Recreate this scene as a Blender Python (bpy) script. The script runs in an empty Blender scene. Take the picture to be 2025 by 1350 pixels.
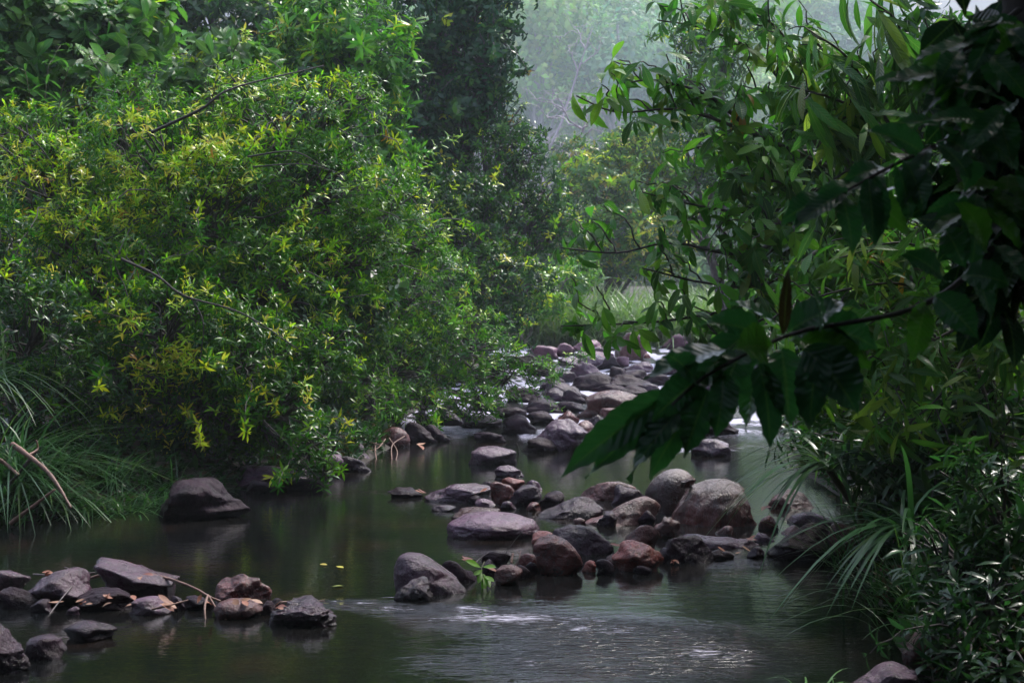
import bpy, bmesh, math, random
import numpy as np
from mathutils import Vector, Matrix
R = math.radians
C = bpy.context.scene.collection
sc = bpy.context.scene

# ------------------------------------------------------------------ camera, sky, sun, exposure
F = 2812.0            # focal length in photo pixels (photo 2025 x 1350)
HZ = 600.0            # row of the horizon in the photo
H = 1.6               # eye height over the water
cam_d = bpy.data.cameras.new('camera')
cam = bpy.data.objects.new('camera', cam_d); C.objects.link(cam)
cam.location = (0, 0, H); cam.rotation_euler = (R(90), 0, 0)
cam_d.sensor_width = 36; cam_d.lens = 50; cam_d.shift_y = -(675 - HZ) / 2025.0
cam_d.clip_start = 0.05; cam_d.clip_end = 5000
cam_d.dof.use_dof = True; cam_d.dof.focus_distance = 9.0; cam_d.dof.aperture_fstop = 6.5
sc.camera = cam

SUN_EL, SUN_AZ = 56.0, 40.0      # azimuth measured from +Y (upstream) towards +X
w = bpy.data.worlds.new('World'); sc.world = w; w.use_nodes = True
nt = w.node_tree; nt.nodes.clear()
sky = nt.nodes.new('ShaderNodeTexSky'); sky.sky_type = 'NISHITA'; sky.sun_disc = False
sky.sun_elevation = R(SUN_EL); sky.sun_rotation = R(SUN_AZ); sky.dust_density = 4.0; sky.air_density = 1.2
hs = nt.nodes.new('ShaderNodeHueSaturation'); hs.inputs['Saturation'].default_value = 0.55
mx = nt.nodes.new('ShaderNodeMix'); mx.data_type = 'RGBA'; mx.blend_type = 'MULTIPLY'; mx.inputs[0].default_value = 1.0
mx.inputs[7].default_value = (1.0, 0.97, 1.04, 1)
bg = nt.nodes.new('ShaderNodeBackground'); bg.inputs['Strength'].default_value = 0.12
out = nt.nodes.new('ShaderNodeOutputWorld')
nt.links.new(sky.outputs[0], hs.inputs['Color']); nt.links.new(hs.outputs[0], mx.inputs[6])
ov = nt.nodes.new('ShaderNodeMix'); ov.data_type = 'RGBA'; ov.blend_type = 'ADD'; ov.inputs[0].default_value = 1.0
ov.inputs[7].default_value = (3.0, 3.75, 5.5, 1)          # thin bright overcast over the clear sky
nt.links.new(mx.outputs[2], ov.inputs[6]); nt.links.new(ov.outputs[2], bg.inputs[0]); nt.links.new(bg.outputs[0], out.inputs[0])

sd = bpy.data.lights.new('sun', 'SUN'); sd.energy = 3.0; sd.angle = R(14); sd.color = (1.0, 0.96, 0.88)
so = bpy.data.objects.new('sun', sd); C.objects.link(so)
sv = Vector((math.sin(R(SUN_AZ)) * math.cos(R(SUN_EL)), math.cos(R(SUN_AZ)) * math.cos(R(SUN_EL)), math.sin(R(SUN_EL))))
so.rotation_euler = (-sv).to_track_quat('-Z', 'Y').to_euler(); so.location = (0, 0, 60)

vs = sc.view_settings; vs.view_transform = 'Standard'; vs.look = 'None'; vs.gamma = 1.0; vs.use_curve_mapping = False
vs.exposure = 0.95
cy = sc.cycles
cy.use_denoising = True; cy.max_bounces = 6; cy.diffuse_bounces = 3; cy.glossy_bounces = 2
cy.transmission_bounces = 3; cy.transparent_max_bounces = 4; cy.volume_bounces = 0
cy.sample_clamp_indirect = 4.0; cy.caustics_reflective = False; cy.caustics_refractive = False

# ------------------------------------------------------------------ helpers
rng = np.random.default_rng(7)

def at(px, py, Y):                       # photo pixel at distance Y -> world point
    return np.array([(px - 1012.5) / F * Y, Y, H - (py - HZ) / F * Y])

def wz(y):                               # height of the water surface along the stream
    return float(np.interp(y, [17, 22, 27, 32, 45, 80], [0, .20, .42, .60, .78, 1.2]))
def water_Y(py):                         # distance at which the water surface shows at row py
    lo, hi = 3.0, 48.0
    for _ in range(40):
        m = (lo + hi) / 2
        if HZ + F * (H - wz(m)) / m > py: lo = m
        else: hi = m
    return lo

def _hash(ix, iy, iz, s):
    with np.errstate(over='ignore'):
        n = (ix.astype(np.int64) * 374761393 + iy.astype(np.int64) * 668265263 + iz.astype(np.int64) * 2147483647 + s * 974634777)
        n = (n ^ (n >> 13)) * 1274126177
        n = n ^ (n >> 16)
    return (n & 0xffff) / 32767.5 - 1.0
def vnoise(p, s=0):                      # value noise, p (n,3) -> (-1..1)
    p = np.asarray(p, float); i = np.floor(p).astype(np.int64); f = p - i; f = f * f * (3 - 2 * f)
    r = 0
    for dx in (0, 1):
        for dy in (0, 1):
            for dz in (0, 1):
                wgt = (f[:, 0] if dx else 1 - f[:, 0]) * (f[:, 1] if dy else 1 - f[:, 1]) * (f[:, 2] if dz else 1 - f[:, 2])
                r = r + wgt * _hash(i[:, 0] + dx, i[:, 1] + dy, i[:, 2] + dz, s)
    return r
def fbm(p, o=3, s=0):
    a, t, r = 1.0, 0, 0
    for k in range(o):
        r = r + a * vnoise(p * 2 ** k, s + k); t += a; a *= .5
    return r / t

def norm(v):
    return v / np.maximum(np.linalg.norm(v, axis=-1, keepdims=True), 1e-9)

def tag(o, label=None, cat=None, group=None, kind=None):
    if label: o['label'] = label
    if cat: o['category'] = cat
    if group: o['group'] = group
    if kind: o['kind'] = kind
    return o
def empty(name, loc, label, cat, group=None):
    o = bpy.data.objects.new(name, None); o.empty_display_size = 0.2; C.objects.link(o)
    o.location = tuple(map(float, loc)); return tag(o, label, cat, group)

def mesh_obj(name, V, Q, mat, parent=None, base=(0, 0, 0), attrs=None, smooth=True):
    """V (n,3) world verts; Q (m,4) or (m,3) faces; one mesh object relative to base."""
    V = np.asarray(V, np.float32) - np.asarray(base, np.float32); Q = np.asarray(Q, np.int32); k = Q.shape[1]
    me = bpy.data.meshes.new(name)
    me.vertices.add(len(V)); me.vertices.foreach_set('co', V.ravel())
    me.loops.add(len(Q) * k); me.loops.foreach_set('vertex_index', Q.ravel())
    me.polygons.add(len(Q)); me.polygons.foreach_set('loop_start', np.arange(len(Q), dtype=np.int32) * k)
    me.polygons.foreach_set('use_smooth', np.full(len(Q), smooth))
    for nm, ty, arr in attrs or ():
        a = me.attributes.new(nm, ty, 'POINT')
        a.data.foreach_set({'FLOAT_COLOR': 'color', 'FLOAT_VECTOR': 'vector', 'FLOAT': 'value'}[ty], np.asarray(arr, np.float32).ravel())
    me.update(); me.validate()
    me.materials.append(mat)
    o = bpy.data.objects.new(name, me); C.objects.link(o)
    if parent is not None: o.parent = parent
    else: o.location = tuple(map(float, base))
    return o

class Tubes:
    def __init__(s): s.V, s.Q, s.n = [], [], 0
    def add(s, pts, rad, seg=7):
        P = np.asarray(pts, float); k = len(P); rad = np.asarray(rad, float) * np.ones(k)
        T = norm(np.gradient(P, axis=0)); ref = np.array([0.31, 0.17, 0.93])
        if abs((T @ ref)).mean() > .8: ref = np.array([0.9, 0.3, 0.1])
        A = norm(np.cross(T, ref)); B = np.cross(T, A)
        an = np.linspace(0, 2 * np.pi, seg, endpoint=False)
        ring = P[:, None] + rad[:, None, None] * (np.cos(an)[None, :, None] * A[:, None] + np.sin(an)[None, :, None] * B[:, None])
        s.V.append(ring.reshape(-1, 3))
        i = np.arange(k - 1)[:, None] * seg; j = np.arange(seg)[None]; j2 = (j + 1) % seg
        q = np.stack([i + j, i + j2, i + seg + j2, i + seg + j], -1).reshape(-1, 4) + s.n
        s.Q.append(q); s.n += k * seg
        e = np.arange(seg) + s.n - seg                      # close the tip
        s.V.append((P[-1] + T[-1] * rad[-1])[None]); c = s.n; s.n += 1
        s.Q.append(np.array([[e[m], e[(m + 1) % seg], c, c] for m in range(seg)])[:, [0, 1, 2, 2]] if False else np.array([[e[m], e[(m + 1) % seg], e[(m + 2) % seg], c] for m in range(0, seg - 1, 2)]))
    def build(s, name, mat, parent=None, base=(0, 0, 0)):
        return mesh_obj(name, np.concatenate(s.V), np.concatenate(s.Q), mat, parent, base)

def curve(a, b, n=8, sag=0.0, wob=0.0, r=rng):
    a, b = np.asarray(a, float), np.asarray(b, float); t = np.linspace(0, 1, n)[:, None]
    p = a + (b - a) * t; p[:, 2] += sag * 4 * (t * (1 - t))[:, 0]
    if wob:
        L = np.linalg.norm(b - a)
        p += (np.sin(np.pi * t) * r.normal(0, wob * L, (n, 3)) * .5)
        p += np.sin(np.pi * t) * np.sin(t * 5 + r.uniform(0, 6)) * r.normal(0, wob * L, 3)
    return p
def spline(pts, n=20):
    P = np.asarray(pts, float); k = len(P)
    if k < 3: return P[0] + (P[-1] - P[0]) * np.linspace(0, 1, n)[:, None]
    d = np.r_[0, np.cumsum(np.linalg.norm(np.diff(P, axis=0), axis=1))]; t = np.linspace(0, d[-1], n)
    E = np.vstack([2 * P[0] - P[1], P, 2 * P[-1] - P[-2]]); out = []
    for x in t:
        i = min(max(np.searchsorted(d, x, 'right') - 1, 0), k - 2); u = (x - d[i]) / max(d[i + 1] - d[i], 1e-9)
        p0, p1, p2, p3 = E[i], E[i + 1], E[i + 2], E[i + 3]
        out.append(.5 * (2 * p1 + (p2 - p0) * u + (2 * p0 - 5 * p1 + 4 * p2 - p3) * u * u + (3 * p1 - p0 - 3 * p2 + p3) * u ** 3))
    return np.array(out)

# leaf templates: verts (side -1..1, along 0..1, up), quads
def tmpl(stations, mid=True):
    V, Q = [], []
    for t, wd in stations:
        if mid: V += [(-wd, t, .18 * wd), (0, t, 0), (wd, t, .18 * wd)]
        else: V += [(-wd, t, 0), (wd, t, 0)]
    k = 3 if mid else 2
    for i in range(len(stations) - 1):
        for j in range(k - 1):
            a = i * k + j; Q.append((a, a + 1, a + k + 1, a + k))
    return np.array(V, float), np.array(Q)
T_LO = (np.array([(0, 0, 0), (.5, .5, .06), (0, 1, 0), (-.5, .5, .06)], float), np.array([(0, 1, 2, 3)]))
T_MID = tmpl([(0, .06), (.28, .40), (.62, .48), (1, .02)])
T_HI = tmpl([(0, .04), (.1, .10), (.25, .32), (.45, .48), (.65, .50), (.82, .36), (.93, .14), (1, .02)])
T_BLADE = tmpl([(0, .5), (.15, .5), (.3, .5), (.45, .48), (.6, .42), (.75, .33), (.9, .18), (1, .03)])

class Leaves:
    """collects leaves; every leaf: origin, direction, normal, length, width, droop, colour"""
    def __init__(s, T=T_MID): s.T = T; s.rows = []
    def add(s, o, d, n, L, W, k, c):
        m = len(o); one = np.ones(m)
        s.rows.append((o, norm(d), n, L * one, W * one, k * one, np.broadcast_to(c, (m, 3))))
    def whorls(s, P, A, n, L, W, elev, droop, col, r, grav=0.0, jit=.25):
        """rosettes of about n leaves at points P with axes A"""
        m = len(P); A = norm(A); ref = norm(r.normal(size=(m, 3)))
        U = norm(np.cross(A, ref)); Vv = np.cross(A, U)
        ph0 = r.uniform(0, 6.28, m)
        for i in range(n):
            ph = ph0 + i * 2.39996 + r.normal(0, jit, m); e = R(elev) + r.normal(0, .38, m) + .25 * (i / n - .5)
            rad = np.cos(ph)[:, None] * U + np.sin(ph)[:, None] * Vv
            d = np.cos(e)[:, None] * rad + np.sin(e)[:, None] * A; d[:, 2] -= grav * (.6 + .8 * r.random(m)); d = norm(d)
            nn = A - (A * d).sum(1, keepdims=True) * d + r.normal(0, .12, (m, 3)); nn = norm(nn - (nn * d).sum(1, keepdims=True) * d)
            sz = r.uniform(.45, 1.15, m)
            s.add(P + A * (r.uniform(-.95, .15, m) * L)[:, None], d, nn, L * sz, W * sz * r.uniform(.85, 1.15, m), droop * r.uniform(.5, 1.5, m),
                  col * r.uniform(.6, 1.25, (m, 1)) * (1 + r.normal(0, .10, (m, 3))))
    def build(s, name, mat, parent=None, base=(0, 0, 0), lc=False):
        o, d, n, L, W, k, c = [np.concatenate([row[i] for row in s.rows]) for i in range(7)]
        TV, TQ = s.T; m, nv = len(o), len(TV)
        sd_ = np.cross(d, n); tx, ty, tz = TV[:, 0], TV[:, 1], TV[:, 2]
        k_ = k[:, None]; al = ty[None] * (1 - .25 * np.clip(k_, 0, 1.5) * ty[None]); up = -k_ * ty[None] ** 2 * .6
        P = (o[:, None] + sd_[:, None] * (W[:, None] * tx[None])[..., None] + d[:, None] * (L[:, None] * al)[..., None]
             + n[:, None] * (L[:, None] * up + W[:, None] * tz[None])[..., None])
        Q = (TQ[None] + (np.arange(m) * nv)[:, None, None]).reshape(-1, 4)
        col = np.ones((m, nv, 4)); col[..., :3] = np.clip(c, 0, 1)[:, None]
        at_ = [('tint', 'FLOAT_COLOR', col)]
        if lc:
            q = np.zeros((m, nv, 3)); q[..., 0] = tx / .5; q[..., 1] = ty; at_.append(('lc', 'FLOAT_VECTOR', q))
        return mesh_obj(name, P.reshape(-1, 3), Q, mat, parent, base, at_)

# ------------------------------------------------------------------ materials
def new_mat(name):
    m = bpy.data.materials.new(name); m.use_nodes = True; t = m.node_tree; t.nodes.clear()
    o = t.nodes.new('ShaderNodeOutputMaterial'); return m, t, o
def N(t, kind, **kw):
    n = t.nodes.new(kind)
    for k, v in kw.items():
        if k.startswith('i_'):
            key = k[2:].replace('_', ' '); n.inputs[key].default_value = v
        else: setattr(n, k, v)
    return n
def ramp(t, src, stops):
    r = t.nodes.new('ShaderNodeValToRGB'); e = r.color_ramp.elements
    while len(e) < len(stops): e.new(.5)
    for el, (p, c) in zip(e, stops):
        el.position = p; el.color = (*c, 1) if len(c) == 3 else c
    t.links.new(src, r.inputs[0]); return r.outputs[0]
def mixc(t, f, a, b, mode='MIX'):
    m = t.nodes.new('ShaderNodeMix'); m.data_type = 'RGBA'; m.blend_type = mode
    for s, v in ((0, f), (6, a), (7, b)):
        if hasattr(v, 'is_output') or hasattr(v, 'links'): t.links.new(v, m.inputs[s])
        else: m.inputs[s].default_value = v if s == 0 else ((*v, 1) if len(v) == 3 else v)
    return m.outputs[2]
def math_(t, op, a, b=0.0):
    m = t.nodes.new('ShaderNodeMath'); m.operation = op
    for i, v in enumerate((a, b)):
        if hasattr(v, 'links'): t.links.new(v, m.inputs[i])
        else: m.inputs[i].default_value = v
    return m.outputs[0]

def leaf_mat(name, rough=.34, trans=.32, spec=.5, veins=False, tcol=(1.2, 1.55, .85), vs_=1.0):
    m, t, o = new_mat(name)
    a = N(t, 'ShaderNodeAttribute', attribute_name='tint')
    col = a.outputs['Color']
    p = N(t, 'ShaderNodeBsdfPrincipled', i_Roughness=rough); p.inputs['Specular IOR Level'].default_value = spec
    if veins:
        l = N(t, 'ShaderNodeAttribute', attribute_name='lc'); sx = N(t, 'ShaderNodeSeparateXYZ'); t.links.new(l.outputs['Vector'], sx.inputs[0])
        ax = math_(t, 'ABSOLUTE', sx.outputs[0]); mid = math_(t, 'LESS_THAN', ax, .07)
        ph = math_(t, 'MULTIPLY', math_(t, 'SUBTRACT', sx.outputs[1], math_(t, 'MULTIPLY', ax, .14)), 75.0)
        wv = math_(t, 'SINE', ph)
        vein = math_(t, 'MULTIPLY', math_(t, 'GREATER_THAN', wv, .95), .22 * vs_)
        col = mixc(t, math_(t, 'MAXIMUM', math_(t, 'MULTIPLY', mid, .6 * vs_), vein), col, (.16, .26, .07))
        b = N(t, 'ShaderNodeBump', i_Strength=.35 * vs_, i_Distance=.004); t.links.new(wv, b.inputs['Height']); t.links.new(b.outputs[0], p.inputs['Normal'])
    t.links.new(col, p.inputs['Base Color'])
    tr = N(t, 'ShaderNodeBsdfTranslucent'); t.links.new(mixc(t, 1.0, col, tcol, 'MULTIPLY'), tr.inputs[0])
    ms = N(t, 'ShaderNodeMixShader'); ms.inputs[0].default_value = trans
    t.links.new(p.outputs[0], ms.inputs[1]); t.links.new(tr.outputs[0], ms.inputs[2]); t.links.new(ms.outputs[0], o.inputs[0]); return m

def rock_mat(name, c1, c2, c3, rough=(.28, .6), lichen=None, streak=False, bump=.7, spec=.55):
    m, t, o = new_mat(name)
    tc = N(t, 'ShaderNodeTexCoord'); mp = N(t, 'ShaderNodeMapping'); t.links.new(tc.outputs['Object'], mp.inputs[0])
    oi = N(t, 'ShaderNodeObjectInfo'); off = N(t, 'ShaderNodeCombineXYZ')
    for i in range(3): t.links.new(math_(t, 'MULTIPLY', oi.outputs['Random'], 31.0 + 17 * i), off.inputs[i])
    t.links.new(off.outputs[0], mp.inputs['Location'])
    if streak: mp.inputs['Scale'].default_value = (2.2, 2.2, .5); mp.inputs['Rotation'].default_value = (0, .5, 0)
    n1 = N(t, 'ShaderNodeTexNoise', i_Scale=5.0, i_Detail=8.0, i_Roughness=.62); t.links.new(mp.outputs[0], n1.inputs[0])
    n2 = N(t, 'ShaderNodeTexNoise', i_Scale=55.0, i_Detail=6.0, i_Roughness=.7); t.links.new(mp.outputs[0], n2.inputs[0])
    n3 = N(t, 'ShaderNodeTexNoise', i_Scale=2.3, i_Detail=4.0, i_Roughness=.55); t.links.new(mp.outputs[0], n3.inputs[0])
    col = ramp(t, n1.outputs[0], [(.30, tuple(.55 * v for v in c1)), (.42, c1), (.55, c2), (.70, tuple(.7 * v for v in c1))])
    col = mixc(t, ramp(t, n3.outputs[0], [(.50, (0, 0, 0)), (.64, (1, 1, 1))]), col, c3)
    col = mixc(t, .7, col, ramp(t, n2.outputs[0], [(.36, (.22, .22, .22)), (.47, (.9, .9, .9)), (.66, (1.15, 1.15, 1.15))]), 'MULTIPLY')
    if lichen:
        g = N(t, 'ShaderNodeNewGeometry'); sx = N(t, 'ShaderNodeSeparateXYZ'); t.links.new(g.outputs['Normal'], sx.inputs[0])
        lm = math_(t, 'ADD', math_(t, 'MULTIPLY', sx.outputs[2], .45), math_(t, 'MULTIPLY', n1.outputs[0], .5))
        lm = math_(t, 'ADD', lm, math_(t, 'MULTIPLY', n2.outputs[0], .5))
        col = mixc(t, ramp(t, lm, [(.72, (0, 0, 0)), (.86, (1, 1, 1))]), col, lichen)
    vo = N(t, 'ShaderNodeTexVoronoi', feature='DISTANCE_TO_EDGE', i_Scale=3.2); wp_ = N(t, 'ShaderNodeVectorMath', operation='MULTIPLY_ADD')
    t.links.new(n1.outputs['Color'], wp_.inputs[0]); wp_.inputs[1].default_value = (.5, .5, .5); t.links.new(mp.outputs[0], wp_.inputs[2]); t.links.new(wp_.outputs[0], vo.inputs['Vector'])
    crack = ramp(t, vo.outputs['Distance'], [(.0, (1, 1, 1)), (.035, (0, 0, 0))])
    col = mixc(t, math_(t, 'MULTIPLY', crack, .7), col, mixc(t, 1.0, col, (.25, .22, .22), 'MULTIPLY'))
    # wet band just above the waterline (the rock's origin lies at the waterline)
    sz = N(t, 'ShaderNodeSeparateXYZ'); t.links.new(tc.outputs['Object'], sz.inputs[0])
    wet = ramp(t, math_(t, 'ADD', math_(t, 'MULTIPLY', sz.outputs[2], 5.0), math_(t, 'MULTIPLY', n1.outputs[0], .3)), [(.25, (1, 1, 1)), (.5, (0, 0, 0))])
    col = mixc(t, math_(t, 'MULTIPLY', wet, .8), col, mixc(t, 1.0, col, (.42, .40, .40), 'MULTIPLY'))
    p = N(t, 'ShaderNodeBsdfPrincipled'); p.inputs['Specular IOR Level'].default_value = spec; t.links.new(col, p.inputs['Base Color'])
    rr = N(t, 'ShaderNodeMapRange'); t.links.new(n1.outputs[0], rr.inputs[0])
    rr.inputs[1].default_value = .3; rr.inputs[2].default_value = .7; rr.inputs[3].default_value = rough[0] * .7; rr.inputs[4].default_value = rough[1] * .6
    t.links.new(mixc(t, wet, rr.outputs[0], (.15, .15, .15)), p.inputs['Roughness'])
    b1 = N(t, 'ShaderNodeBump', i_Strength=bump, i_Distance=.07); t.links.new(n1.outputs[0], b1.inputs['Height'])
    b2 = N(t, 'ShaderNodeBump', i_Strength=bump * 1.1, i_Distance=.012); t.links.new(n2.outputs[0], b2.inputs['Height']); t.links.new(b1.outputs[0], b2.inputs['Normal'])
    t.links.new(b2.outputs[0], p.inputs['Normal']); t.links.new(p.outputs[0], o.inputs[0]); return m

def bark_mat(name, c1, c2, rough=.75, scale=14):
    m, t, o = new_mat(name)
    tc = N(t, 'ShaderNodeTexCoord'); n1 = N(t, 'ShaderNodeTexNoise', i_Scale=float(scale), i_Detail=6.0, i_Roughness=.65); t.links.new(tc.outputs['Object'], n1.inputs[0])
    p = N(t, 'ShaderNodeBsdfPrincipled', i_Roughness=rough); t.links.new(ramp(t, n1.outputs[0], [(.35, c1), (.65, c2)]), p.inputs['Base Color'])
    b = N(t, 'ShaderNodeBump', i_Strength=.6, i_Distance=.01); t.links.new(n1.outputs[0], b.inputs['Height']); t.links.new(b.outputs[0], p.inputs['Normal'])
    t.links.new(p.outputs[0], o.inputs[0]); return m

M = {}
M['leaf'] = leaf_mat('glossy small leaf', .24, .36, .26)
M['leaf_big'] = leaf_mat('broad ribbed leaf', .28, .36, .26, veins=True)
M['leaf_near'] = leaf_mat('thick dark leaf', .30, .34, .5, veins=True, vs_=.55)
M['leaf_far'] = leaf_mat('far leaf', .55, .30, .3)
M['blade'] = leaf_mat('grass blade', .3, .3, .28)
M['dry'] = leaf_mat('dry dead leaf', .55, .12, .35, tcol=(1.2, 1, .8))
M['grey'] = rock_mat('grey lavender stone', (0.078, 0.034, 0.062), (0.105, 0.047, 0.083), (0.066, 0.026, 0.042))
M['pale'] = rock_mat('pale lavender stone', (0.117, 0.050, 0.094), (0.148, 0.065, 0.119), (0.098, 0.038, 0.069), (.32, .6))
M['dark'] = rock_mat('dark wet stone', (0.018, 0.009, 0.016), (0.034, 0.015, 0.027), (0.020, 0.007, 0.011), (.4, .7), spec=.12)
M['slate'] = rock_mat('dark slate stone', (0.034, 0.016, 0.028), (0.051, 0.023, 0.042), (0.027, 0.010, 0.018), (.25, .5), spec=.30)
M['red'] = rock_mat('red brown stone', (0.085, 0.011, 0.011), (0.124, 0.018, 0.015), (0.045, 0.008, 0.009), (.26, .55))
M['brown'] = rock_mat('brown stone', (0.085, 0.021, 0.021), (0.120, 0.030, 0.029), (0.052, 0.015, 0.015), (.3, .6))
M['orange'] = rock_mat('orange stone', (0.195, 0.027, 0.017), (0.235, 0.035, 0.024), (0.105, 0.016, 0.012), (.3, .6))
M['pink'] = rock_mat('pinkish dry stone', (0.156, 0.055, 0.094), (0.183, 0.066, 0.112), (0.109, 0.041, 0.072), (.45, .75))
M['speck'] = rock_mat('speckled lichen stone', (0.048, 0.015, 0.019), (0.074, 0.022, 0.027), (0.034, 0.011, 0.014), (.3, .6), lichen=(.19, .145, .145))
M['streak'] = rock_mat('streaked brown stone', (0.102, 0.022, 0.019), (0.149, 0.036, 0.032), (0.065, 0.016, 0.015), (.28, .55), lichen=(.19, .145, .145), streak=True)
M['lava'] = rock_mat('rough pitted stone', (0.046, 0.020, 0.037), (0.074, 0.032, 0.057), (0.020, 0.009, 0.015), (.2, .5), bump=1.0)
M['bark'] = bark_mat('dark bark', (.030, .024, .022), (.075, .06, .055))
M['bark_pale'] = bark_mat('grey pink bark', (.12, .085, .085), (.24, .18, .18))
M['wood'] = bark_mat('dead wood', (.13, .07, .05), (.27, .15, .115), .6, 30)
M['twig'] = bark_mat('dark wet twig', (.05, .036, .036), (.13, .095, .095), .45, 40)
M['stem'] = bark_mat('olive stem', (.06, .06, .025), (.12, .11, .04), .5, 20)
M['bark_red'] = bark_mat('red brown bark', (.05, .028, .02), (.11, .06, .045))
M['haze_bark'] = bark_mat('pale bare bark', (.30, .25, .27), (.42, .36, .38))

# ------------------------------------------------------------------ ground, stream bed, hills
LX = [(-30, -6), (0, -6), (6, -5.2), (9.6, -4.3), (10.7, -3.3), (12.3, -2.4), (14, -1.55), (16.7, -1.35), (19, -1.5), (25, -.9), (32, -.3), (45, .3), (80, 2), (400, 3)]
RX = [(-30, 5), (0, 2.2), (6, 1.75), (7.5, 1.95), (9, 2.2), (11, 2.7), (13.6, 2.8), (17, 3.3), (25, 4.0), (32, 4.9), (45, 6), (80, 9), (400, 10)]
def lx(y): return np.interp(y, *zip(*LX))
def rx(y): return np.interp(y, *zip(*RX))
WZ = np.vectorize(wz)
def ss(a, b, x):
    t = np.clip((x - a) / (b - a), 0, 1); return t * t * (3 - 2 * t)
def ground_z(x, y):
    x = np.asarray(x, float); y = np.asarray(y, float)
    dl = lx(y) - x; dr = x - rx(y); d = np.maximum(dl, dr)
    p = np.stack([x * .7, y * .7, np.zeros_like(x)], -1).reshape(-1, 3)
    n = fbm(p, 4, 3).reshape(x.shape); n2 = fbm(p * .12, 3, 9).reshape(x.shape)
    dp = np.clip(d, 0, None)
    bank = .26 * (1 - np.exp(-dp / .4)) + .10 * np.clip(dp, 0, 4) + .34 * np.clip(dp - 4, 0, 26)
    far = ss(46, 70, y)
    hill = np.interp(y, [46, 110, 200, 300, 420, 540, 680], [0, 2, 11, 36, 74, 108, 120])
    up = ss(36, 42, y) * .5
    z = WZ(np.clip(y, 0, 80)) + np.where(d < 0, -.45 * ss(0, .6, -d) + up * ss(0, .3, -d) * 2.2, bank * (1 - .55 * far))
    z = z + hill * (1 + .18 * n2) + n * np.where(d < 0, .05, .12 + .2 * far)
    z = z + ss(3, 14, -y) * 11  # unseen rise of ground behind the camera, added to block skylight
    return z
gx = np.unique(np.concatenate([np.arange(-8, 10, .16), np.linspace(-60, -8, 40), np.linspace(10, 70, 40), np.linspace(-330, -60, 16), np.linspace(70, 380, 16)]))
gy = np.unique(np.concatenate([np.arange(4, 24, .18), np.arange(24, 48, .4), np.linspace(-40, 4, 30), np.linspace(48, 700, 110)]))
XX, YY = np.meshgrid(gx, gy); ZZ = ground_z(XX, YY)
nx, ny = len(gx), len(gy)
ii = np.arange(ny - 1)[:, None] * nx + np.arange(nx - 1)[None]
GQ = np.stack([ii, ii + 1, ii + nx + 1, ii + nx], -1).reshape(-1, 4)
m, t, o = new_mat('forest soil')
tc = N(t, 'ShaderNodeTexCoord'); n1 = N(t, 'ShaderNodeTexNoise', i_Scale=1.6, i_Detail=9.0, i_Roughness=.7); t.links.new(tc.outputs['Object'], n1.inputs[0])
n2 = N(t, 'ShaderNodeTexNoise', i_Scale=22.0, i_Detail=6.0, i_Roughness=.7); t.links.new(tc.outputs['Object'], n2.inputs[0])
col = ramp(t, n1.outputs[0], [(.35, (.022, .016, .013)), (.5, (.05, .035, .027)), (.62, (.03, .04, .018))])
col = mixc(t, .6, col, ramp(t, n2.outputs[0], [(.35, (.4, .4, .4)), (.65, (1.3, 1.1, 1.0))]), 'MULTIPLY')
p = N(t, 'ShaderNodeBsdfPrincipled', i_Roughness=.75); t.links.new(col, p.inputs['Base Color'])
b = N(t, 'ShaderNodeBump', i_Strength=.8, i_Distance=.05); t.links.new(n2.outputs[0], b.inputs['Height']); t.links.new(b.outputs[0], p.inputs['Normal'])
t.links.new(p.outputs[0], o.inputs[0]); M['soil'] = m
g = mesh_obj('ground', np.stack([XX, YY, ZZ], -1).reshape(-1, 3), GQ, M['soil'])
tag(g, 'dark soil of the stream banks and forested valley', kind='structure')

# ------------------------------------------------------------------ water
wy = np.unique(np.concatenate([np.arange(-3, 3, .3), np.arange(3, 17, .07), np.arange(17, 46, .09)])); wu = np.linspace(-.25, 1.2, 150)
WYY, WUU = np.meshgrid(wy, wu, indexing='ij'); WXX = lx(WYY) + (rx(WYY) - lx(WYY)) * WUU
P3 = np.stack([WXX, WYY, 0 * WXX], -1).reshape(-1, 3)
rap = ss(15.8, 18.5, WYY)
def blob(cx, cy_, sx, sy, rot=0):
    a = R(rot); dx, dy = WXX - cx, WYY - cy_; u = dx * math.cos(a) + dy * math.sin(a); v = -dx * math.sin(a) + dy * math.cos(a)
    return np.exp(-(u / sx) ** 2 - (v / sy) ** 2)
def wp(px, py): q = at(px, py, water_Y(py)); return q[0], q[1]
chop = .05 + 0 * WXX
for px, py, sx, sy, rot in [(690, 1192, .28, .10, 0), (860, 1205, .45, .14, -8), (1060, 1235, .6, .20, -10), (1250, 1265, .55, .30, -12), (1180, 1310, .6, .3, 0), (1330, 1300, .4, .3, 0),
                            (1460, 1112, .30, .25, 0), (820, 973, .3, .15, 0)]:
    cx, cy_ = wp(px, py); chop += blob(cx, cy_, sx, sy, rot) * (1.0 if py > 1150 else .6)
chop = np.clip(chop, 0, 1); chop = np.maximum(chop, rap)
nz = fbm(P3 * np.array([2.2, 1.4, 1]), 3, 21).reshape(WXX.shape)
nf = fbm(P3 * np.array([4.5, 2.0, 1]), 3, 33).reshape(WXX.shape)
foam_sheen = rap * np.clip((nf + .28) * 2.4, 0, 1)
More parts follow.
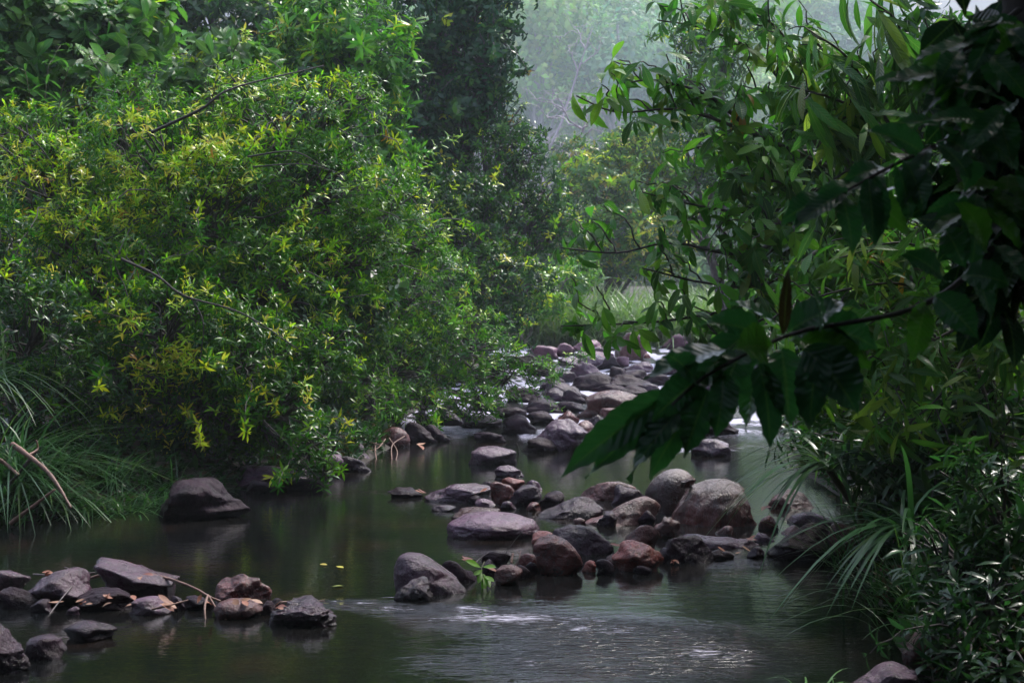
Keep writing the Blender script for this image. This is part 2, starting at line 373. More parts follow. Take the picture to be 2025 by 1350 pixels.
for px, py, sx, sy, am in [(1330, 885, 1.2, .8, .9), (1000, 862, 1.5, .5, .7), (1090, 800, .6, 1.0, .9), (900, 830, .8, .9, .8), (1400, 830, .8, 1.5, .8), (1160, 985, .35, .10, .5), (700, 1192, .22, .035, .8),
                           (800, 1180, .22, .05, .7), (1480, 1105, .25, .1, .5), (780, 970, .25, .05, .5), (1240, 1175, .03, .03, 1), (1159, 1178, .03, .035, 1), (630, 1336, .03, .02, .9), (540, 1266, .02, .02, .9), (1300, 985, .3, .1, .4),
                           (860, 1203, .5, .10, .74), (1040, 1222, .65, .15, .74), (1200, 1245, .55, .18, .70), (1330, 1290, .5, .22, .58), (1150, 1310, .6, .22, .48), (1300, 1215, .3, .08, .5)]:  # these streaks paint the sky's sheen on the ripples in foam colour
    cx, cy_ = wp(px, py); foam_sheen = np.maximum(foam_sheen, blob(cx, cy_, sx, sy) * am * np.clip(.75 + nf * 1.2, 0, 1))
WZZ = WZ(WYY) + rap * (.045 * nz) + chop * .004 * nf
n0, n1_ = WXX.shape; ii = np.arange(n0 - 1)[:, None] * n1_ + np.arange(n1_ - 1)[None]
WQ = np.stack([ii, ii + n1_, ii + n1_ + 1, ii + 1], -1).reshape(-1, 4)[:, ::-1]
m, t, o = new_mat('stream water')
tc = N(t, 'ShaderNodeTexCoord')
ac = N(t, 'ShaderNodeAttribute', attribute_name='chop'); af = N(t, 'ShaderNodeAttribute', attribute_name='foam_sheen')
mp = N(t, 'ShaderNodeMapping'); mp.inputs['Scale'].default_value = (1.0, 1.9, 1); t.links.new(tc.outputs['Object'], mp.inputs[0])
r1 = N(t, 'ShaderNodeTexNoise', i_Scale=5.0, i_Detail=3.0, i_Roughness=.5, i_Distortion=.4); t.links.new(mp.outputs[0], r1.inputs[0])
mp2 = N(t, 'ShaderNodeMapping'); mp2.inputs['Scale'].default_value = (1.0, 3.4, 1); mp2.inputs['Rotation'].default_value = (0, 0, .1); t.links.new(tc.outputs['Object'], mp2.inputs[0])
r2 = N(t, 'ShaderNodeTexNoise', i_Scale=9.0, i_Detail=3.0, i_Roughness=.55, i_Distortion=1.2); t.links.new(mp2.outputs[0], r2.inputs[0])
b1 = N(t, 'ShaderNodeBump', i_Distance=.02); t.links.new(r1.outputs[0], b1.inputs['Height'])
t.links.new(math_(t, 'ADD', .10, math_(t, 'MULTIPLY', ac.outputs['Fac'], .35)), b1.inputs['Strength'])
b2 = N(t, 'ShaderNodeBump', i_Distance=.05); t.links.new(r2.outputs[0], b2.inputs['Height']); t.links.new(b1.outputs[0], b2.inputs['Normal'])
t.links.new(math_(t, 'ADD', .012, math_(t, 'MULTIPLY', ac.outputs['Fac'], .42)), b2.inputs['Strength'])
nb = N(t, 'ShaderNodeTexNoise', i_Scale=1.3, i_Detail=6.0, i_Roughness=.6); t.links.new(tc.outputs['Object'], nb.inputs[0])
bedc = ramp(t, nb.outputs[0], [(.38, (.004, .0045, .005)), (.55, (.007, .0065, .006)), (.68, (.015, .009, .007))])
p = N(t, 'ShaderNodeBsdfPrincipled', i_Roughness=.015, i_IOR=1.33); t.links.new(bedc, p.inputs['Base Color']); t.links.new(b2.outputs[0], p.inputs['Normal'])
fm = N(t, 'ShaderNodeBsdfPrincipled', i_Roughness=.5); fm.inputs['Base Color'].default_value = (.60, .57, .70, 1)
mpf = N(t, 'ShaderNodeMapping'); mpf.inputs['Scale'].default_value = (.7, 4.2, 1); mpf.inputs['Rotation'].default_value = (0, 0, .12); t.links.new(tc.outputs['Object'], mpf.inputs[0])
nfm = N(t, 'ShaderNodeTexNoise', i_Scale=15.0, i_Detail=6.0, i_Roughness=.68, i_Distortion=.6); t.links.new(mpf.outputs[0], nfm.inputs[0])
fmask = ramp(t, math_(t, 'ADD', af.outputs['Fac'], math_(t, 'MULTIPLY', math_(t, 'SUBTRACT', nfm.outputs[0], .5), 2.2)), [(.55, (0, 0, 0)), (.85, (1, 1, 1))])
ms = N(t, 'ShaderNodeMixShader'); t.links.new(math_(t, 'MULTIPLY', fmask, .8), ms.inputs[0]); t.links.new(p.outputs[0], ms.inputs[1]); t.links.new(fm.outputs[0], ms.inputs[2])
t.links.new(ms.outputs[0], o.inputs[0]); M['water'] = m
wo = mesh_obj('water', np.stack([WXX, WYY, WZZ], -1).reshape(-1, 3), WQ, M['water'], attrs=[('chop', 'FLOAT', chop), ('foam_sheen', 'FLOAT', foam_sheen)])
tag(wo, 'dark stream with a calm pool, ripples and distant rapids', kind='structure')

# ------------------------------------------------------------------ rocks
def ico(sub):
    bm = bmesh.new(); bmesh.ops.create_icosphere(bm, subdivisions=sub, radius=1)
    V = np.array([v.co[:] for v in bm.verts]); Fc = np.array([[v.index for v in f.verts] for f in bm.faces]); bm.free(); return V, Fc
ICO = {s: ico(s) for s in (3, 4, 5)}
OUT = {   # outlines in the unit box of the visible part (0..1 across, 0..1 up)
 'dome': [(0, 0), (.03, .35), (.17, .75), (.38, .97), (.6, 1), (.82, .78), (.97, .36), (1, 0)],
 'round': [(.04, 0), (0, .4), (.1, .78), (.33, .99), (.65, 1), (.9, .78), (1, .4), (.96, 0)],
 'flat': [(0, .1), (.04, .55), (.2, .88), (.42, 1), (.7, .9), (.92, .6), (1, .1)],
 'slab': [(0, .2), (.05, .8), (.25, 1), (.6, .95), (.9, .85), (1, .35), (.98, 0)],
 'downR': [(.02, 0), (0, .55), (.07, .93), (.2, 1), (.38, .93), (.6, .62), (.85, .25), (1, 0)],
 'downL': [(0, 0), (.18, .28), (.4, .62), (.62, .95), (.75, 1), (.9, .85), (1, .3), (.98, 0)],
 'wedge': [(.0, .3), (.01, .85), (.04, 1), (.25, .82), (.5, .68), (.75, .62), (.95, .4), (1, .1)],
 'peak': [(0, 0), (.1, .4), (.3, .8), (.52, 1), (.68, .92), (.85, .55), (1, 0)],
 'block': [(.02, 0), (0, .5), (.08, .88), (.35, 1), (.75, .98), (.95, .85), (1, .4), (.98, 0)],
 'jag': [(0, .15), (.06, .5), (.2, .62), (.33, 1), (.5, .88), (.62, .98), (.8, .62), (.93, .5), (1, .1)],
 'tri': [(0, .02), (.2, .3), (.45, .75), (.62, 1), (.85, .92), (.98, .6), (1, 0)],
}
def rock(x0, x1, yt, yb, sh, mk, label, Y=None, depth=.8, seed=None, cuts=8, rough=.06, grp=None, name='rock', lift=None, cat='rock'):
    seed = seed if seed is not None else int(x0 * 7 + yt * 13)
    r = np.random.default_rng(seed)
    yf = water_Y(yb) if Y is None else Y
    wpx, hpx = x1 - x0, yb - yt
    dep = depth * wpx / F * yf
    yc = yf + (.42 * dep if Y is None else 0)
    width, height = wpx / F * yc, hpx / F * yc
    c = at((x0 + x1) / 2, yb, yc)
    zb = H - (yb - HZ) / F * yc
    if Y is None: height += max(0, zb - wz(yc)); zb = wz(yc)
    px_big = wpx
    V, Fc = ICO[5 if px_big > 110 else 4 if px_big > 40 else 3]
    # soft random plane cuts make worn facets
    rad = np.ones(len(V))
    for _ in range(cuts + 6):
        n = norm(r.normal(size=3)); dd = r.uniform(.52, .90); dt = V @ n
        lim = np.where(dt > .05, dd / np.maximum(dt, .05), 9)
        k = 48.0; rad = -np.log(np.exp(-k * rad) + np.exp(-k * np.minimum(lim, 3))) / k
    rad = rad / np.percentile(rad, 96)
    S = V * rad[:, None] * 1.02
    S = S * (1 + rough * 1.6 * fbm(V * 1.7 + seed % 97, 3, seed % 50)[:, None] + rough * .8 * fbm(V * 6 + seed % 31, 3, 5)[:, None])
    if mk == 'lava': S = S * (1 + .16 * np.abs(fbm(V * 5 + seed % 13, 4, 3))[:, None])
    # stretch the in-plane radius to the outline of the stone
    poly = np.array(OUT[sh] if isinstance(sh, str) else sh, float)
    cxn, czn = .5, .30
    poly = np.vstack([poly, [(.95, -.35), (.5, -.5), (.05, -.35)]]); rel = poly - (cxn, czn)
    a = np.linspace(-np.pi, np.pi, 181); Rr = np.full(len(a), .3)
    for i in range(len(rel)):
        p, q = rel[i], rel[(i + 1) % len(rel)]; e = q - p
        for j, an in enumerate(a):
            dv = (math.cos(an), math.sin(an)); den = dv[0] * e[1] - dv[1] * e[0]
            if abs(den) < 1e-9: continue
            tt = (p[0] * e[1] - p[1] * e[0]) / den; uu = (p[0] * dv[1] - p[1] * dv[0]) / den
            if tt > 0 and -1e-6 <= uu <= 1 + 1e-6: Rr[j] = max(Rr[j], tt) if Rr[j] != .3 else tt
    Rr = np.convolve(np.r_[Rr[-4:-1], Rr, Rr[1:4]], np.ones(7) / 7, 'valid')
    ang = np.arctan2(S[:, 2], S[:, 0]); Rf = np.interp(ang, a, Rr)
    W = np.empty_like(S)
    W[:, 0] = S[:, 0] * Rf * width; W[:, 2] = (S[:, 2] * Rf + czn) * height; W[:, 1] = S[:, 1] * dep * .5
    if wpx > 60: W += norm(S) * (width * rough * .22 * fbm(W / width * 11 + seed % 41, 3, 8))[:, None]
    vis = W[:, 2] > 0.03 * height
    xa, xb, zt = W[vis, 0].min(), W[vis, 0].max(), W[:, 2].max()
    W[:, 0] = (W[:, 0] - (xa + xb) / 2) * width / (xb - xa); W[:, 2] *= np.where(W[:, 2] > 0, height / zt, 1)
    yaw = r.uniform(-.12, .12); ca, sa = math.cos(yaw), math.sin(yaw)
    W[:, :2] = W[:, :2] @ np.array([[ca, sa], [-sa, ca]])
    base = (c[0], yc, zb)
    o = mesh_obj(name, W + np.array(base), Fc, M[mk], None, base)
    return tag(o, label, cat, grp)

G_FRONT = 'rocks of the front row at lower left'
G_MID = 'rocks of the bar across the stream'
G_BACK = 'rocks of the low row behind the bar'
G_RAP = 'rocks of the distant rapids'
G_BANK = 'rocks along the left bank'
# front row, lower left
rock(-30, 59, 1133, 1178, 'round', 'grey', 'blue grey rounded rock cut by the left edge beside the stick', grp=G_FRONT)
rock(46, 198, 1135, 1202, 'dome', 'grey', 'broad grey rock under the thin stick, left of the wedge shaped one', grp=G_FRONT)
rock(187, 356, 1116, 1190, 'wedge', 'grey', 'wedge shaped grey brown rock with a sharp upper corner, carrying the stick', grp=G_FRONT, seed=5, cuts=10)
rock(259, 340, 1185, 1216, 'dome', 'pale', 'small pale rock with dead leaves in front of the wedge shaped one', grp=G_FRONT)
rock(356, 424, 1183, 1208, 'flat', 'dark', 'low black wet rock beneath the forked end of the stick', grp=G_FRONT)
rock(425, 538, 1134, 1198, [(0, .2), (.04, .55), (.25, .88), (.5, 1), (.62, .86), (.8, .9), (.9, .62), (1, .35), (.93, 0)], 'red', 'angular red brown rock standing on the round brown one', Y=7.75, grp=G_FRONT, cuts=13, rough=.09)
rock(422, 520, 1189, 1224, 'round', 'brown', 'round wet brown rock under the angular red one', grp=G_FRONT, cuts=-4)
rock(514, 546, 1189, 1216, 'round', 'dark', 'small black rounded stone left of the pitted rock', grp=G_FRONT)
rock(536, 566, 1184, 1206, 'round', 'dark', 'small black stone tucked behind the left end of the pitted rock', grp=G_FRONT)
rock(530, 671, 1190, 1241, 'jag', 'lava', 'ragged pitted grey rock ending the front row by the current', grp=G_FRONT, rough=.16, cuts=5)
rock(124, 228, 1235, 1270, 'flat', 'slate', 'low dark rock alone in the water before the front row', grp=G_FRONT)
rock(50, 134, 1261, 1304, 'dome', 'slate', 'wet purple rock beside the streaked rock at the lower left edge', grp=G_FRONT)
rock(-60, 60, 1236, 1334, [(0, 0), (.1, .8), (.35, 1), (.6, .85), (.85, .45), (1, .05)], 'lava', 'tall streaked grey rock cut by the lower left edge', grp=G_FRONT)
rock(132, 158, 1200, 1216, 'dome', 'pale', 'tiny pale stone in the water below the broad grey rock', grp=G_FRONT)
for a in [(-10, 90, 1168, 1206, 'flat', 'dark', 'low black wet rock filling the foot of the blue grey rock'), (150, 262, 1172, 1210, 'flat', 'dark', 'low black wet rock between the broad grey and the wedge shaped rock'), (330, 372, 1180, 1208, 'dome', 'slate', 'small slate stone right of the small pale rock'), (60, 110, 1186, 1212, 'dome', 'slate', 'small slate stone under the broad grey rock')]:
    rock(*a, grp=G_FRONT)
# bar across the stream: front
rock(778, 922, 1102, 1176, 'downR', 'grey', 'long smooth grey slab sloping down into the water', grp=G_MID, rough=.035, cuts=-4)
rock(864, 955, 1103, 1166, 'downR', 'dark', 'narrow black slab leaning beside the long smooth grey one', grp=G_MID, Y=8.25, cuts=-3)
rock(780, 856, 1146, 1188, 'peak', 'lava', 'small rough knobbly rock at the head of the ripples', grp=G_MID, rough=.14)
rock(882, 1068, 1022, 1066, 'flat', 'pale', 'wide flat pale rock mirrored in the calm pool', grp=G_MID, rough=.035, cuts=-5)
rock(893, 1010, 1009, 1031, 'flat', 'brown', 'thin brown flat rock just behind the wide pale one', grp=G_MID)
rock(952, 1010, 1088, 1126, 'block', 'dark', 'black rock with twigs behind the green sprig', grp=G_MID, Y=8.7)
rock(950, 985, 1104, 1132, 'dome', 'slate', 'small dark rock right behind the green sprig', grp=G_MID, Y=8.4)
rock(1012, 1076, 1091, 1133, 'dome', 'red', 'reddish rounded rock with a twig leaning on it', grp=G_MID, Y=8.55)
rock(977, 1034, 1119, 1158, 'round', 'brown', 'round grey and rust stone at the water edge right of the sprig', grp=G_MID)
rock(1016, 1056, 1117, 1142, 'flat', 'dark', 'small slate coloured stone beside the round rust one', grp=G_MID, Y=8.3)
rock(1054, 1153, 1064, 1139, [(.0, 0), (.06, .45), (.25, .85), (.45, 1), (.72, .9), (.9, .6), (1, .25), (.97, 0)], 'red', 'big upright dark red rock with a flat face', grp=G_MID, cuts=9)
rock(1050, 1112, 1050, 1100, 'block', 'orange', 'orange brown lump behind the big upright red rock', grp=G_MID, Y=9.2)
rock(1092, 1215, 1038, 1127, [(.0, .2), (.1, .8), (.3, .97), (.55, 1), (.75, .8), (.93, .5), (1, .1)], 'slate', 'large dark rock with an orange flush right of the red one', grp=G_MID, Y=9.15, cuts=9)
rock(1150, 1180, 1108, 1133, 'dome', 'orange', 'small orange stone between the red rock and the black pebble', grp=G_MID, Y=8.5)
rock(1176, 1216, 1107, 1137, 'round', 'dark', 'small round black stone at the water edge', grp=G_MID)
rock(1212, 1306, 1037, 1100, 'tri', 'brown', 'brown peaked rock lying on the charred orange one', grp=G_MID, Y=9.0, cuts=11)
rock(1210, 1314, 1076, 1132, [(0, .5), (.1, .95), (.35, .95), (.65, .75), (.9, .5), (1, .3), (.9, 0)], 'orange', 'charred looking orange and black rock below the peaked one', grp=G_MID, rough=.09)
rock(1130, 1308, 981, 1058, [(0, .1), (.2, .35), (.5, .78), (.72, 1), (.85, .88), (.97, .45), (1, .15)], 'brown', 'large brown rock rising to the right in the middle of the bar', grp=G_MID, Y=10.4, cuts=8, seed=23)
rock(1062, 1192, 988, 1026, 'downL', 'slate', 'long dark slab left of the large rising brown rock', grp=G_MID)
rock(1143, 1258, 950, 1003, 'dome', 'brown', 'rough brown boulder under the hanging leaf tips', grp=G_MID, Y=11.7)
rock(1205, 1280, 958, 1003, 'slab', 'slate', 'dark slab wedged against the speckled standing boulder', grp=G_MID, Y=11.4)
rock(1275, 1380, 926, 1030, [(.02, 0), (0, .45), (.15, .75), (.4, .97), (.65, 1), (.93, .9), (1, .4), (.95, 0)], 'speck', 'standing boulder with a pale speckled top', grp=G_MID, Y=11.0, rough=.045, cuts=-4)
rock(1322, 1516, 946, 1056, [(0, .05), (.08, .5), (.22, .86), (.4, 1), (.62, .97), (.82, .74), (.95, .4), (1, .1)], 'streak', 'largest boulder, streaked brown with a speckled top', grp=G_MID, Y=10.5, rough=.045, cuts=-2)
rock(1422, 1440, 942, 957, 'round', 'dark', 'small black stone sitting on the largest boulder', grp=G_MID, Y=10.7)
rock(1290, 1346, 1020, 1064, 'jag', 'brown', 'jagged brown stones at the foot of the largest boulder', grp=G_MID, Y=9.75)
rock(1298, 1410, 1063, 1114, [(0, .3), (.1, .75), (.3, .95), (.75, 1), (.97, .85), (1, .3), (.99, 0)], 'slate', 'squared dark grey block in front of the largest boulder', grp=G_MID, cuts=10)
rock(1344, 1506, 1052, 1096, 'slab', 'grey', 'long flat grey slab behind the squared block', grp=G_MID, cuts=9, Y=9.5)
rock(1414, 1452, 1038, 1060, 'dome', 'brown', 'small brown stone leaning on the foot of the largest boulder', grp=G_MID, Y=9.9)
rock(1490, 1531, 1052, 1084, 'jag', 'grey', 'small jagged stone between flat slab and dark triangular rock', grp=G_MID, Y=9.6)
rock(1416, 1452, 1091, 1106, 'flat', 'brown', 'small flat brown stone in the shallows before the flat slab', grp=G_MID)
rock(1520, 1653, 1042, 1110, 'tri', 'dark', 'dark triangular rock with a long slope to the left', grp=G_MID, cuts=11)
rock(1526, 1612, 1038, 1082, 'dome', 'brown', 'brown rock behind the dark triangular one', grp=G_MID, Y=9.9)
rock(1553, 1660, 1012, 1048, 'dome', 'grey', 'grey rock under the strap leaves, behind the triangular one', grp=G_MID, Y=10.4)
rock(1512, 1626, 965, 1030, 'dome', 'brown', 'shadowed brown boulder behind the strap leaves', grp=G_MID, Y=11.2)
rock(1637, 1710, 1037, 1108, 'block', 'brown', 'brown rock at the right bank beside the triangular one', grp=G_MID)
rock(1622, 1654, 1070, 1104, 'peak', 'pale', 'small pale stone before the right bank rock', grp=G_MID)
rock(1664, 1820, 1316, 1375, 'downL', 'grey', 'smooth purple grey slab at the bottom edge under the right shrub', grp='rocks of the near right bank', Y=5.9)
rock(1785, 1850, 1240, 1305, 'tri', 'brown', 'brown rock half hidden under the lower right shrub', grp='rocks of the near right bank', Y=6.2)
FL = 'small filler stone wedged between the larger rocks of the bar'
for a in [(1036, 1062, 1112, 1136, 'dome', 'dark'), (1196, 1226, 1096, 1122, 'dome', 'red'), (1300, 1330, 1084, 1112, 'dome', 'slate'), (1130, 1160, 1024, 1050, 'dome', 'brown'), (1180, 1222, 1012, 1042, 'jag', 'slate'), (1260, 1300, 1010, 1040, 'dome', 'dark'), (1400, 1440, 1088, 1108, 'flat', 'dark'), (1476, 1512, 1082, 1104, 'dome', 'slate'),
          (1500, 1540, 1020, 1048, 'dome', 'red'), (1590, 1630, 1060, 1100, 'jag', 'brown'), (1100, 1140, 1000, 1018, 'flat', 'brown'), (1040, 1070, 994, 1010, 'dome', 'red'), (925, 955, 980, 996, 'dome', 'dark'), (1250, 1290, 1120, 1136, 'flat', 'dark')]:
    rock(*a, {'dark': 'black ', 'slate': 'dark slate ', 'red': 'reddish ', 'brown': 'brown '}[a[5]] + FL, grp=G_MID)
# low row behind
rock(765, 837, 965, 985, 'jag', 'dark', 'low knobbly black rock at the left end of the back row', grp=G_BACK)
rock(838, 980, 963, 994, 'flat', 'grey', 'long low grey rock with dead leaves on its right end', grp=G_BACK)
rock(940, 980, 950, 976, 'dome', 'slate', 'small dark rock on the left of the back row heap', grp=G_BACK, Y=12.1)
rock(969, 1018, 953, 996, 'block', 'red', 'red brown rock in the middle of the back row heap', grp=G_BACK)
rock(988, 1042, 943, 966, 'slab', 'orange', 'orange flat stone on top of the back row heap', grp=G_BACK, Y=12.2)
rock(1031, 1073, 948, 980, 'dome', 'grey', 'purple grey rock on the right of the back row heap', grp=G_BACK, Y=12.2)
rock(1006, 1071, 961, 1001, 'round', 'slate', 'dark rock with hanging debris at the front of the heap', grp=G_BACK)
rock(1066, 1121, 972, 1003, 'slab', 'dark', 'flat black rock ending the back row heap at right', grp=G_BACK)
rock(988, 1020, 991, 1008, 'dome', 'grey', 'small grey stone half sunk before the heap', grp=G_BACK)
rock(938, 980, 987, 1006, 'flat', 'pale', 'small pale stone below the dead leaves of the long low rock', grp=G_BACK)
rock(853, 902, 1000, 1011, 'flat', 'slate', 'nearly sunken dark stone in the pool before the long low rock', grp=G_BACK)
rock(977, 1036, 922, 944, 'flat', 'grey', 'lone grey rock in the pool above the back row heap', grp=G_BACK)
rock(928, 1023, 886, 919, 'dome', 'grey', 'broad grey rock alone in the far pool', grp=G_BACK)
rock(1031, 1102, 866, 894, 'dome', 'dark', 'dark foot of rock left below the layered slabs', grp=G_RAP)
rock(1055, 1180, 831, 893, [(0, .45), (.08, .85), (.25, 1), (.5, .85), (.75, .5), (1, .15), (.98, 0)], 'grey', 'large layered grey slab at the head of the far pool', grp=G_RAP, cuts=9)
rock(1366, 1446, 870, 903, 'dome', 'grey', 'grey rock in white water under the dark hanging leaves', grp=G_RAP)
# left bank
rock(298, 492, 953, 1032, [(0, .1), (.15, .35), (.3, .75), (.45, .98), (.65, 1), (.8, .78), (.93, .4), (1, .12)], 'dark', 'big black wet boulder at the left bank below the grass', grp=G_BANK, cuts=9)
rock(457, 626, 929, 968, 'slab', 'pale', 'flat grey ledge under the drooping shrub', grp=G_BANK, cuts=9)
rock(415, 466, 929, 953, 'dome', 'slate', 'small dark stone left of the flat grey ledge', grp=G_BANK, Y=12.6)
rock(416, 472, 908, 934, 'dome', 'slate', 'dark stone above and behind the left end of the ledge', grp=G_BANK, Y=13.2)
rock(488, 540, 950, 976, 'flat', 'slate', 'small wet rock in the water between the black boulder and the flat ledge', grp=G_BANK)
rock(560, 640, 948, 970, 'flat', 'dark', 'low black rock in the water before the flat ledge', grp=G_BANK)
rock(622, 686, 900, 934, 'flat', 'pale', 'pale rock glimpsed behind the lowest shrub twigs', grp=G_BANK)
rock(670, 733, 876, 918, 'dome', 'grey', 'grey rock at the bank right of the shrub tip', grp=G_BANK, Y=14.6)
rock(664, 734, 903, 934, 'downR', 'slate', 'low wedge of dark rock at the waterline right of the shrub tip', grp=G_BANK)
rock(638, 705, 828, 890, 'round', 'brown', 'brown boulder in shade above the bank stones', grp=G_BANK, Y=15.6)
rock(692, 750, 800, 868, 'dome', 'dark', 'dark boulder under the overhang of the bank shrubs', grp=G_BANK, Y=16.6)
rock(753, 812, 846, 884, 'dome', 'brown', 'brown rock with bare roots before it', grp=G_BANK)
rock(800, 864, 836, 876, 'downR', 'dark', 'black wedge rock left of the foaming channel', grp=G_BANK)
rock(838, 890, 839, 873, 'downR', 'dark', 'black sloping rock lapped by the foaming channel', grp=G_BANK)
rock(858, 920, 807, 840, 'downR', 'slate', 'tilted slab with water sheeting over it', grp=G_RAP)
rock(820, 864, 815, 840, 'downR', 'dark', 'black rock left of the tilted slab', grp=G_RAP)
SH = 'rock among the white water of the far rapids'
for a in [(906, 930, 817, 834, 'dome', 'dark'), (922, 986, 832, 849, 'flat', 'dark'), (946, 994, 861, 876, 'flat', 'slate'), (1000, 1050, 831, 858, 'dome', 'dark'),
          (1050, 1098, 822, 843, 'dome', 'slate'), (1036, 1103, 797, 817, 'dome', 'slate'), (1105, 1140, 821, 843, 'dome', 'red'), (1155, 1190, 832, 860, 'dome', 'grey'),
          (1192, 1239, 827, 859, 'peak', 'grey'), (1134, 1178, 842, 869, 'dome', 'brown'), (1197, 1256, 816, 836, 'slab', 'brown'), (1085, 1150, 764, 790, 'downR', 'grey'),
          (1080, 1116, 776, 797, 'dome', 'grey'), (1117, 1155, 779, 799, 'downR', 'dark'), (1075, 1120, 756, 774, 'dome', 'slate'), (1176, 1234, 766, 780, 'dome', 'slate'),
          (1137, 1200, 750, 775, 'dome', 'slate'), (1157, 1197, 743, 760, 'dome', 'grey'), (1132, 1182, 724, 747, 'dome', 'grey'), (1231, 1277, 769, 786, 'dome', 'dark'),
          (1216, 1279, 751, 775, 'dome', 'slate'), (1224, 1279, 740, 759, 'dome', 'slate'), (1149, 1192, 709, 727, 'peak', 'grey'), (1183, 1222, 711, 732, 'peak', 'dark'),
          (1262, 1300, 765, 782, 'dome', 'grey'), (1270, 1320, 745, 762, 'dome', 'slate'), (1290, 1340, 790, 815, 'dome', 'slate'), (1300, 1350, 722, 742, 'dome', 'grey'),
          (1060, 1110, 727, 745, 'flat', 'slate'), (1085, 1135, 740, 757, 'dome', 'grey'), (1270, 1330, 822, 850, 'dome', 'grey'), (1330, 1400, 800, 828, 'dome', 'slate'),
          (1360, 1420, 760, 785, 'dome', 'grey'), (1390, 1450, 838, 862, 'flat', 'slate'), (985, 1035, 812, 828, 'flat', 'dark'), (940, 990, 800, 815, 'dome', 'dark'), (1190, 1240, 788, 800, 'flat', 'dark'),
          (1240, 1285, 722, 738, 'dome', 'grey'), (1100, 1150, 800, 815, 'flat', 'dark'), (1010, 1060, 775, 795, 'dome', 'slate'), (1340, 1390, 735, 755, 'dome', 'grey'), (1110, 1160, 712, 724, 'flat', 'grey')]:
    kind = {'dark': 'black wet ', 'slate': 'dark slate ', 'grey': 'grey ', 'red': 'small reddish ', 'brown': 'brown '}[a[5]]
    lab = kind + SH
    if a[5] == 'brown': lab = 'brown squarish rock wedged behind the layered slabs' if a[0] == 1134 else 'long brown stone at the foot of the big rapids boulder'
    dx = (a[1] - a[0]) * .2; a = a[:5] + ({'grey': 'slate', 'slate': 'dark'}.get(a[5], a[5]) if a[2] > 735 else a[5],); rock(a[0] - dx, a[1] + dx, a[2] - (a[3] - a[2]) * .35, a[3], a[4], a[5], lab, grp=G_RAP, rough=.09, cuts=9)
rock(1142, 1268, 776, 826, 'dome', 'brown', 'biggest brown boulder in the middle of the far rapids', grp=G_RAP, rough=.05)
rock(1196, 1251, 726, 759, [(0, 0), (.2, .5), (.35, 1), (.7, .8), (1, .25)], 'dark', 'black angular rock upstream of the biggest rapids boulder', grp=G_RAP)
rock(1215, 1284, 659, 713, [(.0, 0), (.1, .5), (.3, .95), (.55, 1), (.8, .75), (1, .4)], 'brown', 'tall brown rock before the far grass', grp=G_RAP)
rock(1229, 1285, 679, 717, 'round', 'pink', 'round pinkish boulder in front of the tall brown one', grp=G_RAP, Y=29.5)
rock(1266, 1287, 698, 717, 'round', 'orange', 'small orange stone right of the round pinkish boulder', grp=G_RAP, Y=28.8)
rock(1216, 1244, 705, 726, 'round', 'pink', 'small round stone left before the pinkish boulder', grp=G_RAP)
rock(1132, 1190, 673, 703, 'block', 'pink', 'squarish pinkish rock at the foot of the far grass', grp=G_RAP)
rock(1162, 1207, 687, 706, 'dome', 'grey', 'grey rock before the squarish pinkish one', grp=G_RAP)
rock(1122, 1217, 696, 719, 'slab', 'pink', 'long flat pinkish ledge above the far rapids', grp=G_RAP)
rock(1050, 1106, 684, 711, 'slab', 'pink', 'pale pinkish ledge at the left of the far rapids', grp=G_RAP)
rock(1093, 1138, 679, 703, 'dome', 'pink', 'pinkish stone between the two pale ledges', grp=G_RAP)
rock(1308, 1370, 661, 690, 'dome', 'pink', 'pinkish rock at the far right before the grass', grp=G_RAP)
rock(1345, 1376, 945, 961, [(0, .1), (.05, .5), (.9, 1), (1, .75), (.95, .4), (.3, 0)], 'red', 'red brown flake of stone lying between the speckled boulder and the largest one', Y=10.45, grp=G_MID, depth=.5)

# ------------------------------------------------------------------ plants
GREEN = [((.05, .14, .014), 5), ((.028, .095, .016), 4), ((.10, .22, .014), 3)]
DARK = [((.022, .062, .022), 5), ((.032, .085, .028), 4), ((.05, .11, .03), 1.5)]
YEL = [((.48, .54, .03), 4), ((.26, .44, .02), 4), ((.66, .60, .07), 1.2), ((.40, .20, .04), .25)]
MIDG = [((.085, .22, .016), 4), ((.05, .15, .018), 4), ((.19, .34, .02), 2)]
def pick(pal, n, r):
    c = np.array([p[0] for p in pal]); q = np.array([p[1] for p in pal], float); return c[r.choice(len(c), n, p=q / q.sum())]

def lobes_px(L): # (px, py, rx, ry, Y[, depth radius m])
    out = []
    for l in L:
        px, py, rx_, ry_, Y = l[:5]; c = at(px, py, Y); a, b = rx_ / F * Y, ry_ / F * Y
        out.append((c, np.array([a, l[5] if len(l) > 5 else .8 * min(a, b) + .15, b])))
    return out

